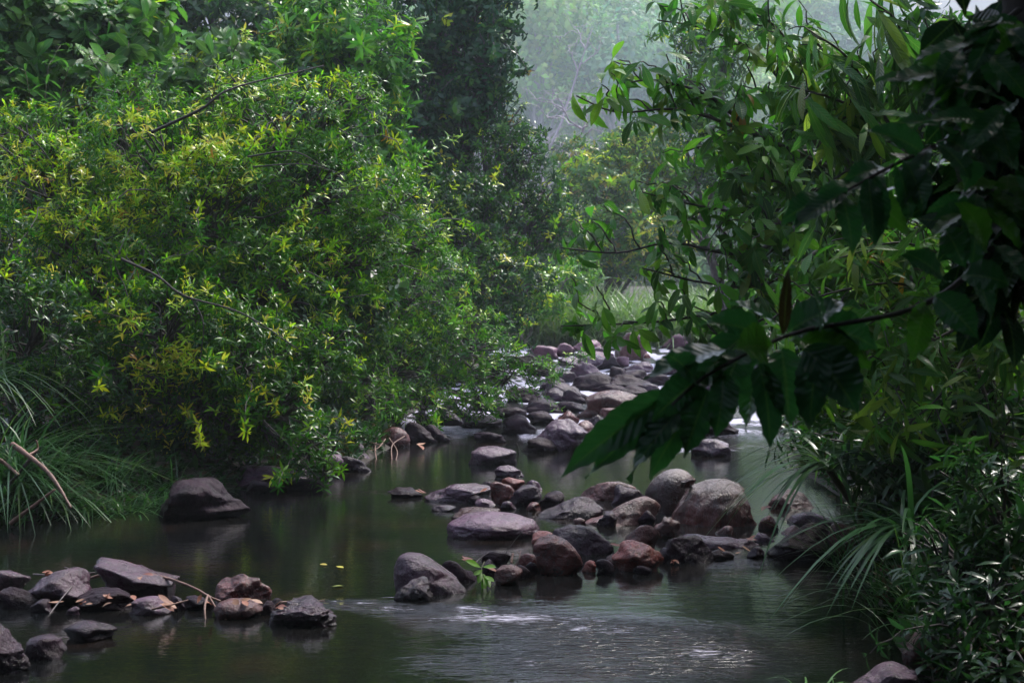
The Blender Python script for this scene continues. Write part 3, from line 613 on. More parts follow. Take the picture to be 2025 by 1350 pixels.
def shrub(name, label, cat, base, lobes, spec, pal, r, dens=90, young=0.0, ypal=YEL, grp=None, trunk_r=.05, twigs=40, T=T_MID, mat='leaf', bark='bark', hang=0.0, part=('trunk', 'crown'), extra=None, lc=False, gap=.18, shell=.55, tw=1.0, wig=.5, shoots=5.0, sl=1.0):
    base = np.asarray(base, float)
    root = empty(name, base, label, cat, grp); tb = Tubes(); lv = Leaves(T)
    lr_max = max(q.mean() for _, q in lobes)
    for (c, rad) in lobes:
        area = np.pi * rad[0] * rad[2]; n = int(area * dens * 2.6) + 6
        d = norm(r.normal(size=(n, 3))); rr = shell + (1 - shell) * np.sqrt(r.random(n))
        rr *= 1 + wig * fbm(d * 2.2 + c * 1.7, 2, 11)
        P = c + d * rad * rr[:, None]
        if gap: 
            keep = fbm(P * (2.6 / max(.35, rad.mean())) + 5, 2, 17) > -.50 + 1.3 * gap; P, d, rr = P[keep], d[keep], rr[keep]
        gz = ground_z(P[:, 0], P[:, 1]); keep = P[:, 2] > np.maximum(gz, WZ(np.clip(P[:, 1], 0, 80))) + .06; P, d, rr = P[keep], d[keep], rr[keep]
        n = len(P)
        if n == 0: continue
        A = norm(d * np.array([.7, .7, .5]) + np.array([0, 0, .55 - hang]) + r.normal(0, .35, (n, 3)))
        col = pick(pal, n, r)
        pr = young * np.clip((rr - .72) * 4, 0, 1) * np.clip(.55 + A[:, 2], 0, 1.3) * np.clip(.45 + 2.6 * fbm(P * 1.0, 2, 29), 0, 2)
        yy = r.random(n) < pr; col[yy] = pick(ypal, int(yy.sum()), r)
        lv.whorls(P, A, spec['n'], spec['L'], spec['W'], spec.get('e', 25), spec.get('k', .35), col, r, spec.get('g', 0.0))
        # limb to the lobe, twigs to part of the tips
        j = c + rad * np.array([0, .1, -.25]); lim = curve(base, j, 10, .10 * np.linalg.norm(j - base), .05, r)
        ls = float(np.clip(rad.mean() / lr_max, .12, 1)); tb.add(lim, trunk_r * np.linspace(.35 + .65 * ls, .4 * ls, 10), 7)
        for q in r.choice(n, min(twigs, n), replace=False):
            s0 = lim[r.integers(6, 10)]; tb.add(curve(s0, P[q], 6, .06 * np.linalg.norm(P[q] - s0), .06, r), np.linspace(trunk_r * .22, .0035 * tw, 6), 4)
    if shoots:
        SP, SA = [], []
        for (c, rad) in lobes:
            for _ in range(max(2, int(shoots * np.pi * rad[0] * rad[2]))):
                d = norm(r.normal(size=3) + np.array([0, -.5, .25])); p0 = c + d * rad * .8; ln = r.uniform(.25, .65) * sl
                p1 = p0 + norm(d * np.array([1, 1, .6]) + r.normal(0, .35, 3)) * ln - np.array([0, 0, .25 * ln]); pth = curve(p0, p1, 9, .12 * ln, .05, r)
                if p1[2] < max(gz1(p1[0], p1[1]), 0) + .04: continue
                tb.add(pth, np.linspace(.006, .0025, 9) * (trunk_r / .06), 4); tn = norm(np.gradient(pth, axis=0))
                for k_ in (2, 4, 5, 6, 7, 8): SP.append(pth[k_]); SA.append(tn[k_] + (0, 0, .5))
        if SP:
            SP, SA = np.array(SP), np.array(SA); col = pick(pal, len(SP), r); yy = r.random(len(SP)) < young * .6; col[yy] = pick(ypal, int(yy.sum()), r)
            lv.whorls(SP, SA, spec['n'], spec['L'], spec['W'], spec.get('e', 25), spec.get('k', .35), col, r, spec.get('g', 0.0))
    if extra:
        for pts, ra, rb in extra: tb.add(spline(pts, 24), np.linspace(ra, rb, 24), 6)
    tb.build(part[0], M[bark], root, base); lv.build(part[1], M[mat], root, base, lc)
    return root
def RS(s): return np.random.default_rng(s)
def gz1(x, y): return float(ground_z(np.array([x]), np.array([y]))[0])
def gbase(px, Y): x = (px - 1012.5) / F * Y; return np.array([x, Y, gz1(x, Y) - .05])

ROS = dict(n=8, L=.100, W=.021, e=32, k=.45)
# left bank, front to back
shrub('overhanging_shrub', 'yellow tipped shrub arching from the left bank to the pool above the flat ledge', 'shrub', gbase(330, 13.2),
      lobes_px([(330, 640, 190, 110, 12.6), (480, 700, 150, 110, 12.6), (560, 800, 90, 100, 12.4), (610, 880, 60, 62, 12.2), (390, 790, 150, 110, 12.7), (230, 760, 130, 120, 12.7), (480, 850, 110, 55, 12.6), (640, 930, 36, 34, 12.1), (640, 700, 80, 80, 12.9)]),
      ROS, GREEN, RS(1), 170, .50, sl=1.3, trunk_r=.06, twigs=45,
      extra=[([at(240, 512, 12.0), at(310, 545, 11.95), at(365, 585, 11.9), at(480, 620, 11.9), at(590, 690, 11.95)], .014, .004), ([at(380, 590, 11.9), at(402, 640, 11.85), at(395, 720, 11.85)], .008, .003), ([at(520, 830, 12), at(590, 900, 11.9), at(645, 965, 11.9)], .008, .003)])
shrub('yellow_shrub', 'large yellow green shrub with starry leaf rosettes filling the upper left', 'shrub', gbase(200, 15.2),
      lobes_px([(330, 300, 200, 130, 14.2), (560, 250, 170, 110, 14.6), (120, 400, 170, 150, 14), (420, 430, 220, 140, 13.8), (640, 370, 150, 120, 14.4), (700, 190, 75, 50, 15), (690, 500, 130, 110, 14.6), (200, 540, 190, 130, 13.6), (520, 560, 190, 120, 13.8), (770, 400, 90, 90, 15), (60, 260, 110, 70, 14.6), (250, 190, 90, 60, 15), (830, 480, 70, 70, 15.5), (470, 160, 70, 40, 15)]),
      ROS, MIDG, RS(2), 140, .85, trunk_r=.07, twigs=40, sl=1.7,
      extra=[([at(300, 262, 13), at(400, 215, 12.9), at(460, 175, 13), at(640, 130, 13.6)], .016, .005), ([at(490, 310, 13.2), at(580, 300, 13.1), at(640, 330, 13.1)], .010, .004), ([at(500, 330, 13.2), at(600, 325, 13.0), at(680, 345, 13)], .008, .003)])
shrub('bank_shrub', 'dark leafy shrub at the left edge behind the sedge', 'shrub', gbase(40, 12.6),
      lobes_px([(60, 640, 140, 130, 12.3), (90, 780, 130, 90, 12.2), (0, 500, 90, 110, 12.8), (240, 860, 120, 60, 12.6)]), ROS, DARK + GREEN, RS(3), 150, .10, trunk_r=.05, twigs=30)
shrub('rapids_shrub', 'dense green shrub leaning over the far rapids with bright yellow green twig ends', 'shrub', gbase(780, 19.5),
      lobes_px([(800, 560, 150, 110, 18.5), (930, 680, 110, 80, 18.2), (780, 720, 130, 90, 18), (1000, 740, 80, 55, 17.8), (1080, 730, 50, 30, 17.7), (950, 790, 60, 45, 17.4), (840, 800, 80, 40, 17.4), (700, 760, 90, 60, 17), (700, 640, 100, 90, 17.5), (740, 800, 60, 50, 16.6)]),
      ROS, GREEN + MIDG, RS(4), 120, .55, ypal=[((.16, .34, .03), 4), ((.28, .38, .04), 2)], trunk_r=.06, twigs=35)
shrub('glossy_tree', 'tree of small glossy dark leaves between the yellow shrub and the misty gap', 'tree', gbase(900, 25),
      lobes_px([(900, 440, 140, 110, 24), (960, 540, 110, 80, 23.5), (960, 330, 90, 110, 25), (830, 420, 110, 110, 23.5), (1010, 420, 80, 90, 25), (1040, 560, 70, 60, 24), (1035, 300, 60, 60, 25), (860, 560, 120, 70, 23), (1075, 370, 65, 60, 25), (1000, 240, 50, 55, 25), (1100, 450, 70, 60, 25)]),
      dict(n=8, L=.12, W=.036, e=20, k=.4), DARK + GREEN, RS(5), 75, .12, trunk_r=.10, twigs=25, gap=.22)
shrub('creeper_tree', 'tall dark tree draped in creepers beside the misty gap', 'tree', gbase(860, 27),
      lobes_px([(860, 60, 110, 120, 25.5), (930, 30, 70, 80, 25.5), (850, 230, 70, 130, 25.5), (960, 120, 50, 70, 25), (880, 330, 60, 120, 25.5), (930, 210, 60, 80, 25), (820, 140, 60, 90, 26), (900, -60, 190, 90, 26), (985, 60, 40, 50, 25), (985, 160, 40, 60, 25)]),
      dict(n=7, L=.17, W=.07, e=0, k=.5, g=.35), [((.022, .068, .03), 5), ((.034, .095, .034), 3), ((.07, .16, .035), 1.5)], RS(6), 62, .05, trunk_r=.16, twigs=25, gap=.25, hang=.5)
shrub('broadleaf_tree', 'bright green tree with long pointed leaves left of the creeper draped one', 'tree', gbase(700, 21.5),
      lobes_px([(720, 110, 100, 90, 20.5), (650, 50, 110, 90, 21), (740, 240, 75, 90, 20.5), (640, 170, 100, 80, 21), (770, 320, 60, 70, 20.5), (580, 120, 90, 80, 21.5)]),
      dict(n=8, L=.23, W=.055, e=25, k=.4), [((.08, .22, .02), 5), ((.12, .29, .03), 3), ((.05, .15, .03), 3)], RS(7), 60, .12, trunk_r=.10, twigs=25)
shrub('large_leaved_tree', 'tree with big spoon shaped leaves in the top left corner', 'tree', gbase(60, 18.5),
      lobes_px([(60, 60, 130, 100, 17.2), (200, 80, 110, 90, 17.5), (0, 180, 100, 90, 16.8), (150, 180, 110, 70, 17), (270, 30, 80, 70, 18)]),
      dict(n=8, L=.30, W=.11, e=20, k=.6), [((.07, .19, .03), 4), ((.045, .13, .03), 4), ((.12, .27, .035), 2)], RS(8), 42, .06, trunk_r=.09, twigs=20, T=T_HI, mat='leaf_big', lc=True)
shrub('spoon_leaf_shrub', 'pale leaved rosette shrub rising behind the top of the yellow one', 'shrub', gbase(440, 17.5),
      lobes_px([(450, 110, 80, 45, 16.3), (400, 160, 80, 50, 16.2), (510, 140, 50, 40, 16.4)]), dict(n=8, L=.26, W=.085, e=15, k=.6), [((.09, .19, .05), 3), ((.07, .15, .045), 3), ((.12, .23, .05), 1)], RS(9), 42, .1, trunk_r=.04, twigs=14, T=T_HI, mat='leaf_big', lc=True)
for i, (lab, px, Y, lob, pal) in enumerate([
    ('shadowed forest tree high behind the yellow shrub, filling the top of the picture', 480, 27, [(420, 60, 190, 110, 26), (260, 40, 150, 100, 26), (560, 20, 130, 90, 27), (330, 190, 170, 90, 26), (560, 160, 130, 90, 26), (420, -90, 260, 80, 27)], DARK + GREEN),
    ('dark forest tree on the slope behind the top left corner', 60, 24, [(40, 80, 180, 120, 22.5), (-60, 240, 150, 150, 21), (150, 180, 160, 130, 22), (60, -60, 230, 90, 24), (20, 380, 170, 150, 20), (220, 330, 150, 130, 20)], DARK + GREEN),
    ('dark understorey tree behind the middle of the left bank', 760, 29, [(740, 300, 140, 140, 28), (660, 420, 150, 120, 27), (780, 560, 160, 120, 26), (880, 480, 140, 150, 28.5), (700, 100, 140, 130, 29), (960, 620, 90, 50, 26), (780, 690, 160, 80, 24)], DARK),
    ('dark understorey tree right behind the yellow shrub', 420, 18.5, [(330, 330, 210, 150, 17.5), (560, 380, 170, 150, 17.5), (150, 480, 200, 150, 16.5), (450, 560, 220, 140, 16.5), (680, 560, 130, 120, 17.5), (620, 240, 130, 100, 18)], DARK),
]):
    shrub('forest_tree', lab, 'tree', gbase(px, Y), lobes_px(lob), dict(n=7, L=.22, W=.08, e=10, k=.5, g=.2), pal, RS(20 + i), 36, .03, trunk_r=.15, twigs=14, T=T_LO, mat='leaf', gap=.06, grp='dark forest trees of the left slope')

def palm(name, label, base, fr, r, Lf=.36, col=((.06, .15, .03), 1)):
    root = empty(name, base, label, 'palm'); tb = Tubes(); tb.add(curve(base, np.asarray(base) + (0, 0, .5), 5), [.05, .05, .045, .04, .03]); tb.build('trunk', M['bark'], root, base)
    for a, b in fr:
        pth = spline([np.asarray(base) + (0, 0, .45), a, (a + b) / 2 + np.array([0, 0, .12]), b], 30); lv = Leaves(T_MID); Tn = norm(np.gradient(pth, axis=0)); st = Tubes(); st.add(pth, np.linspace(.011, .003, 30), 5)
        for i in range(12, 30):
            u = (i - 12) / 17; L_ = Lf * (math.sin(math.pi * (.15 + .8 * u)) * .9 + .1)
            s_ = norm(np.cross(Tn[i], (0, 0, 1.0)))
            for sg in (-1, 1):
                d = norm(s_ * sg + Tn[i] * .75 + np.array([0, 0, -.15])); n = norm(np.cross(np.cross(d, (0, 0, 1.0)), d)); lv.add(pth[i][None], d[None], n[None], L_, .035, .4, np.array(col[0]) * r.uniform(.8, 1.3))
        fo = lv.build('frond', M['leaf'], root, base); st.build('midrib', M['stem'], fo, base)
palm('feather_palm', 'feather leaved palm with bright fronds at the left behind the yellow shrub', gbase(60, 15.6),
     [(at(120, 190, 15.2), at(215, 105, 15.0)), (at(110, 230, 15.2), at(230, 215, 15.0)), (at(60, 200, 15.2), at(-10, 110, 15)), (at(90, 190, 15.4), at(120, 90, 15.6)), (at(150, 250, 15), at(215, 300, 14.6)), (at(60, 240, 15.0), at(-20, 280, 14.7))], RS(31))

# middle distance beyond the rapids
shrub('orange_flecked_tree', 'bushy tree with yellow and orange flecked leaves below the misty gap', 'tree', gbase(1210, 44),
      lobes_px([(1190, 380, 95, 75, 41), (1240, 310, 85, 55, 42), (1150, 320, 60, 55, 42), (1300, 290, 70, 55, 42), (1200, 460, 105, 55, 40), (1290, 380, 80, 80, 42), (1120, 450, 70, 60, 40), (1180, 515, 120, 35, 42), (1300, 480, 90, 60, 42), (1080, 510, 60, 35, 41)]),
      dict(n=8, L=.24, W=.07, e=15, k=.4), [((.10, .19, .03), 4), ((.06, .14, .03), 4), ((.26, .22, .04), 1)], RS(40), 26, .35, trunk_r=.1, twigs=18, gap=.2)
shrub('riverside_bush', 'low green bush at the left end of the far grass', 'shrub', gbase(1010, 31),
      lobes_px([(1000, 620, 60, 40, 30), (1060, 590, 70, 40, 32), (1110, 560, 60, 40, 34), (960, 590, 60, 50, 29), (1140, 540, 50, 35, 36)]), dict(n=8, L=.18, W=.05, e=20, k=.4), MIDG, RS(41), 55, .3, trunk_r=.05, twigs=18)
for i, (lab, px, Y, lob) in enumerate([
    ('pale green tree in thin mist seen through the right hand branches', 1420, 90, [(1400, 420, 120, 110, 84), (1330, 480, 90, 70, 80), (1480, 470, 110, 110, 84), (1420, 560, 130, 50, 70)]),
    ('misty tree above the far grass, left of the bushy orange flecked one', 1080, 92, [(1080, 470, 80, 90, 86), (1010, 520, 80, 70, 84), (1140, 520, 80, 60, 80), (1080, 570, 130, 30, 60)]),
    ('misty tree behind the orange flecked one', 1270, 95, [(1260, 330, 90, 90, 90), (1180, 420, 100, 90, 88), (1120, 330, 70, 60, 90), (1330, 420, 80, 70, 90), (1280, 540, 100, 40, 70)]),
]):
    shrub('misty_tree', lab, 'tree', gbase(px, Y), lobes_px(lob), dict(n=7, L=.55, W=.2, e=10, k=.4), [((.08, .16, .04), 3), ((.11, .20, .05), 2), ((.06, .12, .04), 2)], RS(50 + i), 6, .1, trunk_r=.16, twigs=16, T=T_LO, mat='leaf_far', grp='trees in the mist beyond the rapids')

shrub('slope_tree', 'small leaved tree closing the misty gap from the right behind the big drooping leaves', 'tree', gbase(1440, 31),
      lobes_px([(1400, 170, 75, 110, 29), (1370, 300, 65, 80, 29), (1440, 60, 80, 80, 29), (1350, 60, 40, 40, 29), (1450, 330, 60, 90, 29)]), dict(n=7, L=.20, W=.06, e=15, k=.4, g=.15), GREEN, RS(45), 30, .15, trunk_r=.1, twigs=18, gap=.25)
# forest of the far hillside: four kinds built once, copied
protos = []
for k in range(4):
    r = RS(60 + k); lob = [(np.array([0, 0, 7.0]), np.array([2.6, 2.6, 2.6]))]
    for q in range(7):
        an = r.uniform(0, 6.28); lob.append((np.array([math.cos(an) * r.uniform(1.5, 3), math.sin(an) * r.uniform(1.5, 3), r.uniform(4.5, 9)]), r.uniform(1.2, 2.2, 3)))
    pal = [[((.22, .38, .09), 3), ((.30, .46, .10), 2)], [((.10, .24, .10), 3), ((.14, .30, .10), 2)], [((.36, .48, .12), 2), ((.26, .40, .10), 2)], [((.14, .28, .16), 2), ((.20, .34, .17), 2)]][k]  # leaf colours brightened to stand in for part of the mist's glow
    root = empty('hillside_tree', (0, 0, 0), 'hazy tree', 'tree', 'trees on the misty far hillside'); tb = Tubes(); lv = Leaves(T_LO)
    tb.add(curve((0, 0, -1), (0, 0, 8.0), 8, 0, .02, r), np.linspace(.28, .06, 8))
    for c, rad in lob:
        n = int(np.pi * rad[0] * rad[2] * 11); d = norm(r.normal(size=(n, 3))); P = c + d * rad * (.6 + .4 * np.sqrt(r.random(n)))[:, None] * (1 + .35 * fbm(d * 2.5 + c, 2, k))[:, None]
        lv.whorls(P, norm(d + (0, 0, .5)), 6, .50, .24, 10, .4, pick(pal, n, r), r)
        tb.add(curve((0, 0, 3.0), c, 6, .3, .05, r), np.linspace(.12, .03, 6), 5)
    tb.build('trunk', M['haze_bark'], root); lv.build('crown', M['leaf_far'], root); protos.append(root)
r = RS(77); cnt = 0
HL = ['yellow green crown in the mist of the far hillside', 'darker green crown in the mist of the far hillside', 'pale yellowish crown in the mist of the far hillside', 'grey green crown in the mist of the far hillside']
for Y in np.linspace(210, 540, 17):
    for px in np.arange(900, 1720, 14 * F / Y * .85):
        p_ = px + r.uniform(-25, 25) * 100 / Y; Yr = Y + r.uniform(-4, 4); x = (p_ - 1012.5) / F * Yr; k = int(r.integers(0, 4)); z = gz1(x, Yr); top = HZ - F * (z + 20 - H) / Yr
        if top < -140 or (p_ > 1420 and r.random() < .4): continue
        src = protos[k]
        if cnt < 4 and cnt == 0: pass
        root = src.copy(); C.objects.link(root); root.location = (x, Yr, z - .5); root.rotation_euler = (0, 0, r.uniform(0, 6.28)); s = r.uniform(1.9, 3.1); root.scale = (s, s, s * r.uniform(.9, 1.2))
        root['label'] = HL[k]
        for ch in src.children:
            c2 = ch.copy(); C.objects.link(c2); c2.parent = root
        cnt += 1
for pr in protos:
    for ch in list(pr.children): bpy.data.objects.remove(ch)
    bpy.data.objects.remove(pr)

# bare branched trees in the mist
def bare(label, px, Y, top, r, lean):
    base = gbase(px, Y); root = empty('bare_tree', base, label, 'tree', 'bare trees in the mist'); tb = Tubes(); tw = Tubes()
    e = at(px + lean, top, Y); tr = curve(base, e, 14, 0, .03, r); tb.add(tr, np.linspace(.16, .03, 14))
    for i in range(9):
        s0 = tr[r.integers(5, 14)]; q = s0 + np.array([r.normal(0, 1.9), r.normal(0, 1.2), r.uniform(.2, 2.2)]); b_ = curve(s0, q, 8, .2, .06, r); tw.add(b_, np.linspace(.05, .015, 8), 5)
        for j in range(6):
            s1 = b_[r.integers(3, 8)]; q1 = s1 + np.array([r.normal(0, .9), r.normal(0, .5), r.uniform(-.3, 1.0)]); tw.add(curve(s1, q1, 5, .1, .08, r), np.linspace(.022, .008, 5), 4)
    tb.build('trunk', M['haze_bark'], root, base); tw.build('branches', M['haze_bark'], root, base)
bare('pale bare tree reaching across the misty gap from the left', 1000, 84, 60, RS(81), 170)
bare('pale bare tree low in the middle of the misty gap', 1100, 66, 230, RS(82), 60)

RD = []
# right bank: big leaved tree with arching branches
BIG = dict(n=8, L=.215, W=.062, e=8, k=.75, g=.42)
def branch_tree(name, label, base, branches, spec, pal, r, grp=None, young=.12, T=T_HI, mat='leaf_big', trunk_r=.07, per=5, top=None, sub=.35, bark='bark'):
    """hand placed branches (pixel paths); rosettes at the ends of side twigs along them"""
    base = np.asarray(base, float); root = empty(name, base, label, 'tree', grp); lv = Leaves(T); tk = Tubes(); top = at(*top)
    tk.add(spline([base, (base + top) / 2 + np.array([.1, .1, 0]), top], 16), np.linspace(trunk_r, trunk_r * .45, 16), 9); tk.build('trunk', M[bark], root, base)
    tb = Tubes()
    for br in branches:
        pts = spline([at(*q) for q in br], 26); tb.add(pts, np.linspace(trunk_r * .28, .005, 26), 6); Tn = norm(np.gradient(pts, axis=0)); Pw, Aw = [pts[-1]], [Tn[-1] + np.array([0, 0, .35])]
        for i in range(per):
            j = int(26 * (.25 + .7 * i / per)); d = norm(np.cross(Tn[j], r.normal(size=3))) * .8 + Tn[j] * .6 + np.array([0, 0, .35]); d = norm(d) * sub * r.uniform(.5, 1.15)
            q = pts[j] + d; tb.add(curve(pts[j], q, 7, .03, .05, r), np.linspace(trunk_r * .10, .004, 7), 5); Pw.append(q); Aw.append(norm(d) + np.array([0, 0, .35]))
            if r.random() < .6: Pw.append(pts[j] + d * .5 + r.normal(0, .05, 3)); Aw.append(norm(d) + np.array([0, 0, .4]))
        Pw, Aw = np.array(Pw), np.array(Aw); col = pick(pal, len(Pw), r); yy = r.random(len(Pw)) < young; col[yy] = pick([((.22, .30, .05), 3), ((.16, .28, .04), 3), ((.40, .16, .03), .25)], int(yy.sum()), r)
        lv.whorls(Pw, Aw, spec['n'], spec['L'], spec['W'], spec['e'], spec['k'], col, r, spec['g'])
    tb.build('branches', M[bark], root, base); lv.build('foliage', M[mat], root, base, True); return root
PALB = [((.075, .22, .026), 5), ((.05, .155, .028), 4), ((.13, .30, .035), 3)]
branch_tree('large_leaved_tree', 'tree on the right bank reaching big drooping leaves across the misty gap', gbase(1760, 11.2),
  [[(1640, 330, 10.8), (1500, 270, 10.2), (1350, 218, 9.8), (1220, 222, 9.6), (1140, 190, 9.5)], [(1500, 270, 10.2), (1400, 190, 9.9), (1300, 160, 9.8), (1230, 165, 9.8)], [(1640, 330, 10.8), (1520, 130, 10.4), (1400, 60, 10.2), (1300, 40, 10.1)],
   [(1640, 330, 10.8), (1560, 90, 10.4), (1480, 20, 10.2), (1420, -20, 10)], [(1640, 400, 10.6), (1480, 420, 10.2), (1350, 400, 10), (1270, 380, 9.9)], [(1640, 420, 10.6), (1480, 500, 10.1), (1330, 480, 9.8), (1220, 500, 9.7), (1110, 490, 9.7)],
   [(1640, 480, 10.6), (1520, 560, 10.1), (1400, 560, 9.8), (1270, 530, 9.7)], [(1640, 520, 10.6), (1480, 600, 10.1), (1350, 630, 9.8), (1230, 640, 9.7), (1110, 645, 9.6)], [(1600, 300, 10.8), (1480, 300, 10.4), (1380, 290, 10.2)],
   [(1640, 250, 10.8), (1560, 200, 10.4), (1470, 170, 10.2)], [(1640, 380, 10.6), (1540, 360, 10.2), (1430, 340, 10)], [(1650, 460, 10.6), (1560, 440, 10.1), (1460, 460, 9.9)], [(1660, 300, 10.6), (1650, 150, 10.2), (1600, 60, 10)],
   [(1650, 560, 10.6), (1560, 620, 10.1), (1480, 640, 9.9), (1380, 690, 9.8)]],
  BIG, PALB, RS(100), top=(1640, 120, 10.8), per=10)
branch_tree('bamboo_like_tree', 'slender tree with long narrow hanging leaves at upper right', gbase(1800, 9.6),
  [[(1760, 250, 9.2), (1680, 120, 8.9), (1600, 60, 8.8)], [(1760, 250, 9.2), (1660, 200, 8.9), (1560, 170, 8.8)], [(1760, 280, 9.2), (1700, 230, 8.9), (1620, 250, 8.8)], [(1770, 220, 9.2), (1780, 60, 9), (1720, 0, 8.9)], [(1770, 300, 9.2), (1690, 330, 8.9), (1610, 380, 8.8)],
   [(1770, 360, 9.2), (1720, 420, 8.9), (1640, 470, 8.8)], [(1780, 200, 9.2), (1860, 100, 9), (1920, 60, 8.9)]],
  dict(n=7, L=.42, W=.062, e=0, k=.55, g=.8), [((.06, .16, .03), 4), ((.045, .12, .03), 4), ((.10, .22, .04), 2)], RS(101), top=(1770, 60, 9.4), per=5, sub=.3, trunk_r=.05)
branch_tree('large_leaved_shrub', 'broad leaved shrub hanging over the water behind the dark near leaves', gbase(1850, 9.4),
  [[(1800, 620, 9.0), (1680, 600, 8.7), (1560, 570, 8.6)], [(1800, 640, 9), (1700, 700, 8.7), (1640, 780, 8.6)], [(1820, 600, 9), (1850, 480, 8.6), (1800, 400, 8.6)], [(1820, 640, 9), (1780, 760, 8.6), (1720, 860, 8.5)], [(1830, 620, 9), (1920, 560, 8.5), (1980, 500, 8.4)], [(1800, 560, 9), (1700, 500, 8.7), (1620, 520, 8.6)],
   [(1840, 700, 9), (1900, 720, 8.4), (1960, 690, 8.3)], [(1840, 760, 9), (1860, 840, 8.4), (1820, 920, 8.3)], [(1850, 780, 9), (1940, 850, 8.3), (1990, 900, 8.2)]],
  dict(n=8, L=.27, W=.07, e=10, k=.6, g=.4), [((.08, .22, .03), 4), ((.055, .16, .03), 4), ((.17, .30, .05), 1.5)], RS(102), top=(1820, 520, 9.1), per=6, sub=.32, trunk_r=.045)
branch_tree('narrow_leaved_tree', 'tree with narrow lance shaped leaves arching from the right bank below the bamboo like one', gbase(1960, 8.6),
  [[(1900, 520, 8.3), (1780, 480, 8.0), (1660, 510, 7.9)], [(1900, 560, 8.3), (1800, 590, 8.0), (1720, 640, 7.9)], [(1920, 500, 8.3), (1880, 400, 8), (1800, 340, 7.9)], [(1910, 640, 8.2), (1800, 700, 7.9), (1730, 780, 7.8)], [(1930, 560, 8.3), (1990, 480, 8), (2020, 420, 7.9)],
   [(1920, 680, 8.2), (1860, 780, 7.8), (1780, 850, 7.7)], [(1930, 640, 8.2), (1990, 680, 7.8), (2030, 720, 7.7)], [(1930, 720, 8.1), (1960, 830, 7.7), (1940, 920, 7.6)], [(1910, 600, 8.3), (1760, 560, 8.0), (1580, 600, 7.9), (1490, 660, 7.9)]],
  dict(n=7, L=.24, W=.034, e=12, k=.55, g=.35), [((.09, .24, .03), 4), ((.06, .17, .03), 4), ((.22, .34, .07), 1.2)], RS(103), top=(1920, 480, 8.5), per=9, sub=.28, trunk_r=.035)
for i, (lab, px, py, Y) in enumerate([('thin reeds rising beside the triangular dark rock', 1690, 1120, 8.6), ('thin reeds bending over the pool in front of the strap leaved plant', 1730, 1200, 7.6), ('thin reeds hanging into the dark water near the brown rock', 1800, 1240, 6.8)]):
    RD.append((lab, px, py, Y))
for i, (lab, px, Y, lob, sp, pal, yg, dn) in enumerate([
  ('dense small leaved shrub filling the right bank above the strap leaved plants', 1800, 11.5, [(1800, 480, 200, 140, 11), (1900, 640, 170, 140, 10.4), (1720, 640, 150, 120, 10.6), (1680, 760, 120, 110, 10.2), (1860, 800, 180, 120, 9.8), (1960, 450, 120, 150, 10.6)], dict(n=7, L=.18, W=.036, e=20, k=.45, g=.2), GREEN + MIDG, .2, 85),
  ('dark tree of the right slope with gaps of sky near the top', 1780, 15, [(1720, 260, 190, 140, 14.5), (1880, 160, 160, 150, 14), (1600, 380, 150, 110, 15), (1960, 320, 150, 180, 13.6), (1560, 520, 110, 90, 15), (1700, 520, 160, 120, 14.2), (1800, 700, 200, 140, 13.4)], dict(n=7, L=.22, W=.08, e=10, k=.5, g=.3), DARK + GREEN, .06, 45),
  ('shadowed shrub of the right bank behind the strap leaved plants', 1820, 9.5, [(1760, 900, 130, 90, 9.0), (1880, 960, 160, 110, 8.4), (1960, 860, 120, 120, 8.0), (1800, 1010, 110, 70, 8.4)], dict(n=7, L=.15, W=.036, e=20, k=.45, g=.15), DARK, .04, 85),
  ('willowy shrub with narrow pale leaves covering the lower right corner', 1960, 6.6, [(1900, 1120, 120, 110, 6.5), (1990, 1010, 110, 120, 6.4), (1960, 1220, 130, 90, 6.0), (1870, 1230, 70, 60, 6.1), (1930, 1310, 90, 50, 5.8), (2000, 1330, 80, 70, 5.6)], dict(n=8, L=.115, W=.022, e=28, k=.5, g=.1), DARK, .03, 210),
]):
    shrub('bank_shrub' if 'shrub' in lab else 'forest_tree', lab, 'shrub' if 'shrub' in lab else 'tree', gbase(px, Y), lobes_px(lob), sp, pal, RS(110 + i), dn, yg, ypal=[((.14, .28, .04), 4), ((.28, .28, .06), 1)], trunk_r=.05, twigs=25, T=T_MID)

# unseen trees added behind and beside the viewpoint to block skylight
for i, (lab, bx, by, lob) in enumerate([
    ('unseen shade tree added downstream on the left bank', -6, -6, [((-5, -5.5, 4.5), (4.5, 2.5, 4.5)), ((-8, -2, 5.5), (3, 3, 4))]), ('unseen shade tree added downstream in the middle of the bank', 0, -9, [((0, -7.5, 5), (5, 2.5, 5)), ((1, -5, 8), (4, 3, 2))]),
    ('unseen shade tree added downstream on the right bank', 7, -4, [((5.5, -4, 5), (4, 2.8, 5)), ((8, 0, 6), (2.5, 4, 5)), ((4, -1, 8), (3.5, 3, 2))]), ('unseen shade tree added on the left bank beside the viewpoint', -10, 3, [((-10, 2, 5), (2.5, 4.5, 5)), ((-8, 0, 9), (3.5, 4, 2)), ((-6, 10, 7.4), (3.5, 4, 1.2)), ((-2.5, 4.5, 6.8), (3.5, 3.2, 1.0)), ((-6, 5, 6.8), (2.5, 3, 1.2))]),
    ('unseen shade tree added on the right bank beside the viewpoint', 9, 6, [((8.5, 6, 5.5), (2.5, 4.5, 5)), ((6.5, 4, 8.5), (3, 4, 2)), ((8, 11, 6), (2.5, 3.5, 4.5))])]):
    shrub('forest_tree', lab, 'tree', (bx, by, gz1(bx, by)), [(np.array(c, float), np.array(q, float)) for c, q in lob], dict(n=7, L=.5, W=.26, e=0, k=.5, g=.3), DARK, RS(170 + i), 4.5, 0, trunk_r=.18, twigs=10, T=T_LO, gap=0, grp='unseen shade trees added around the viewpoint')

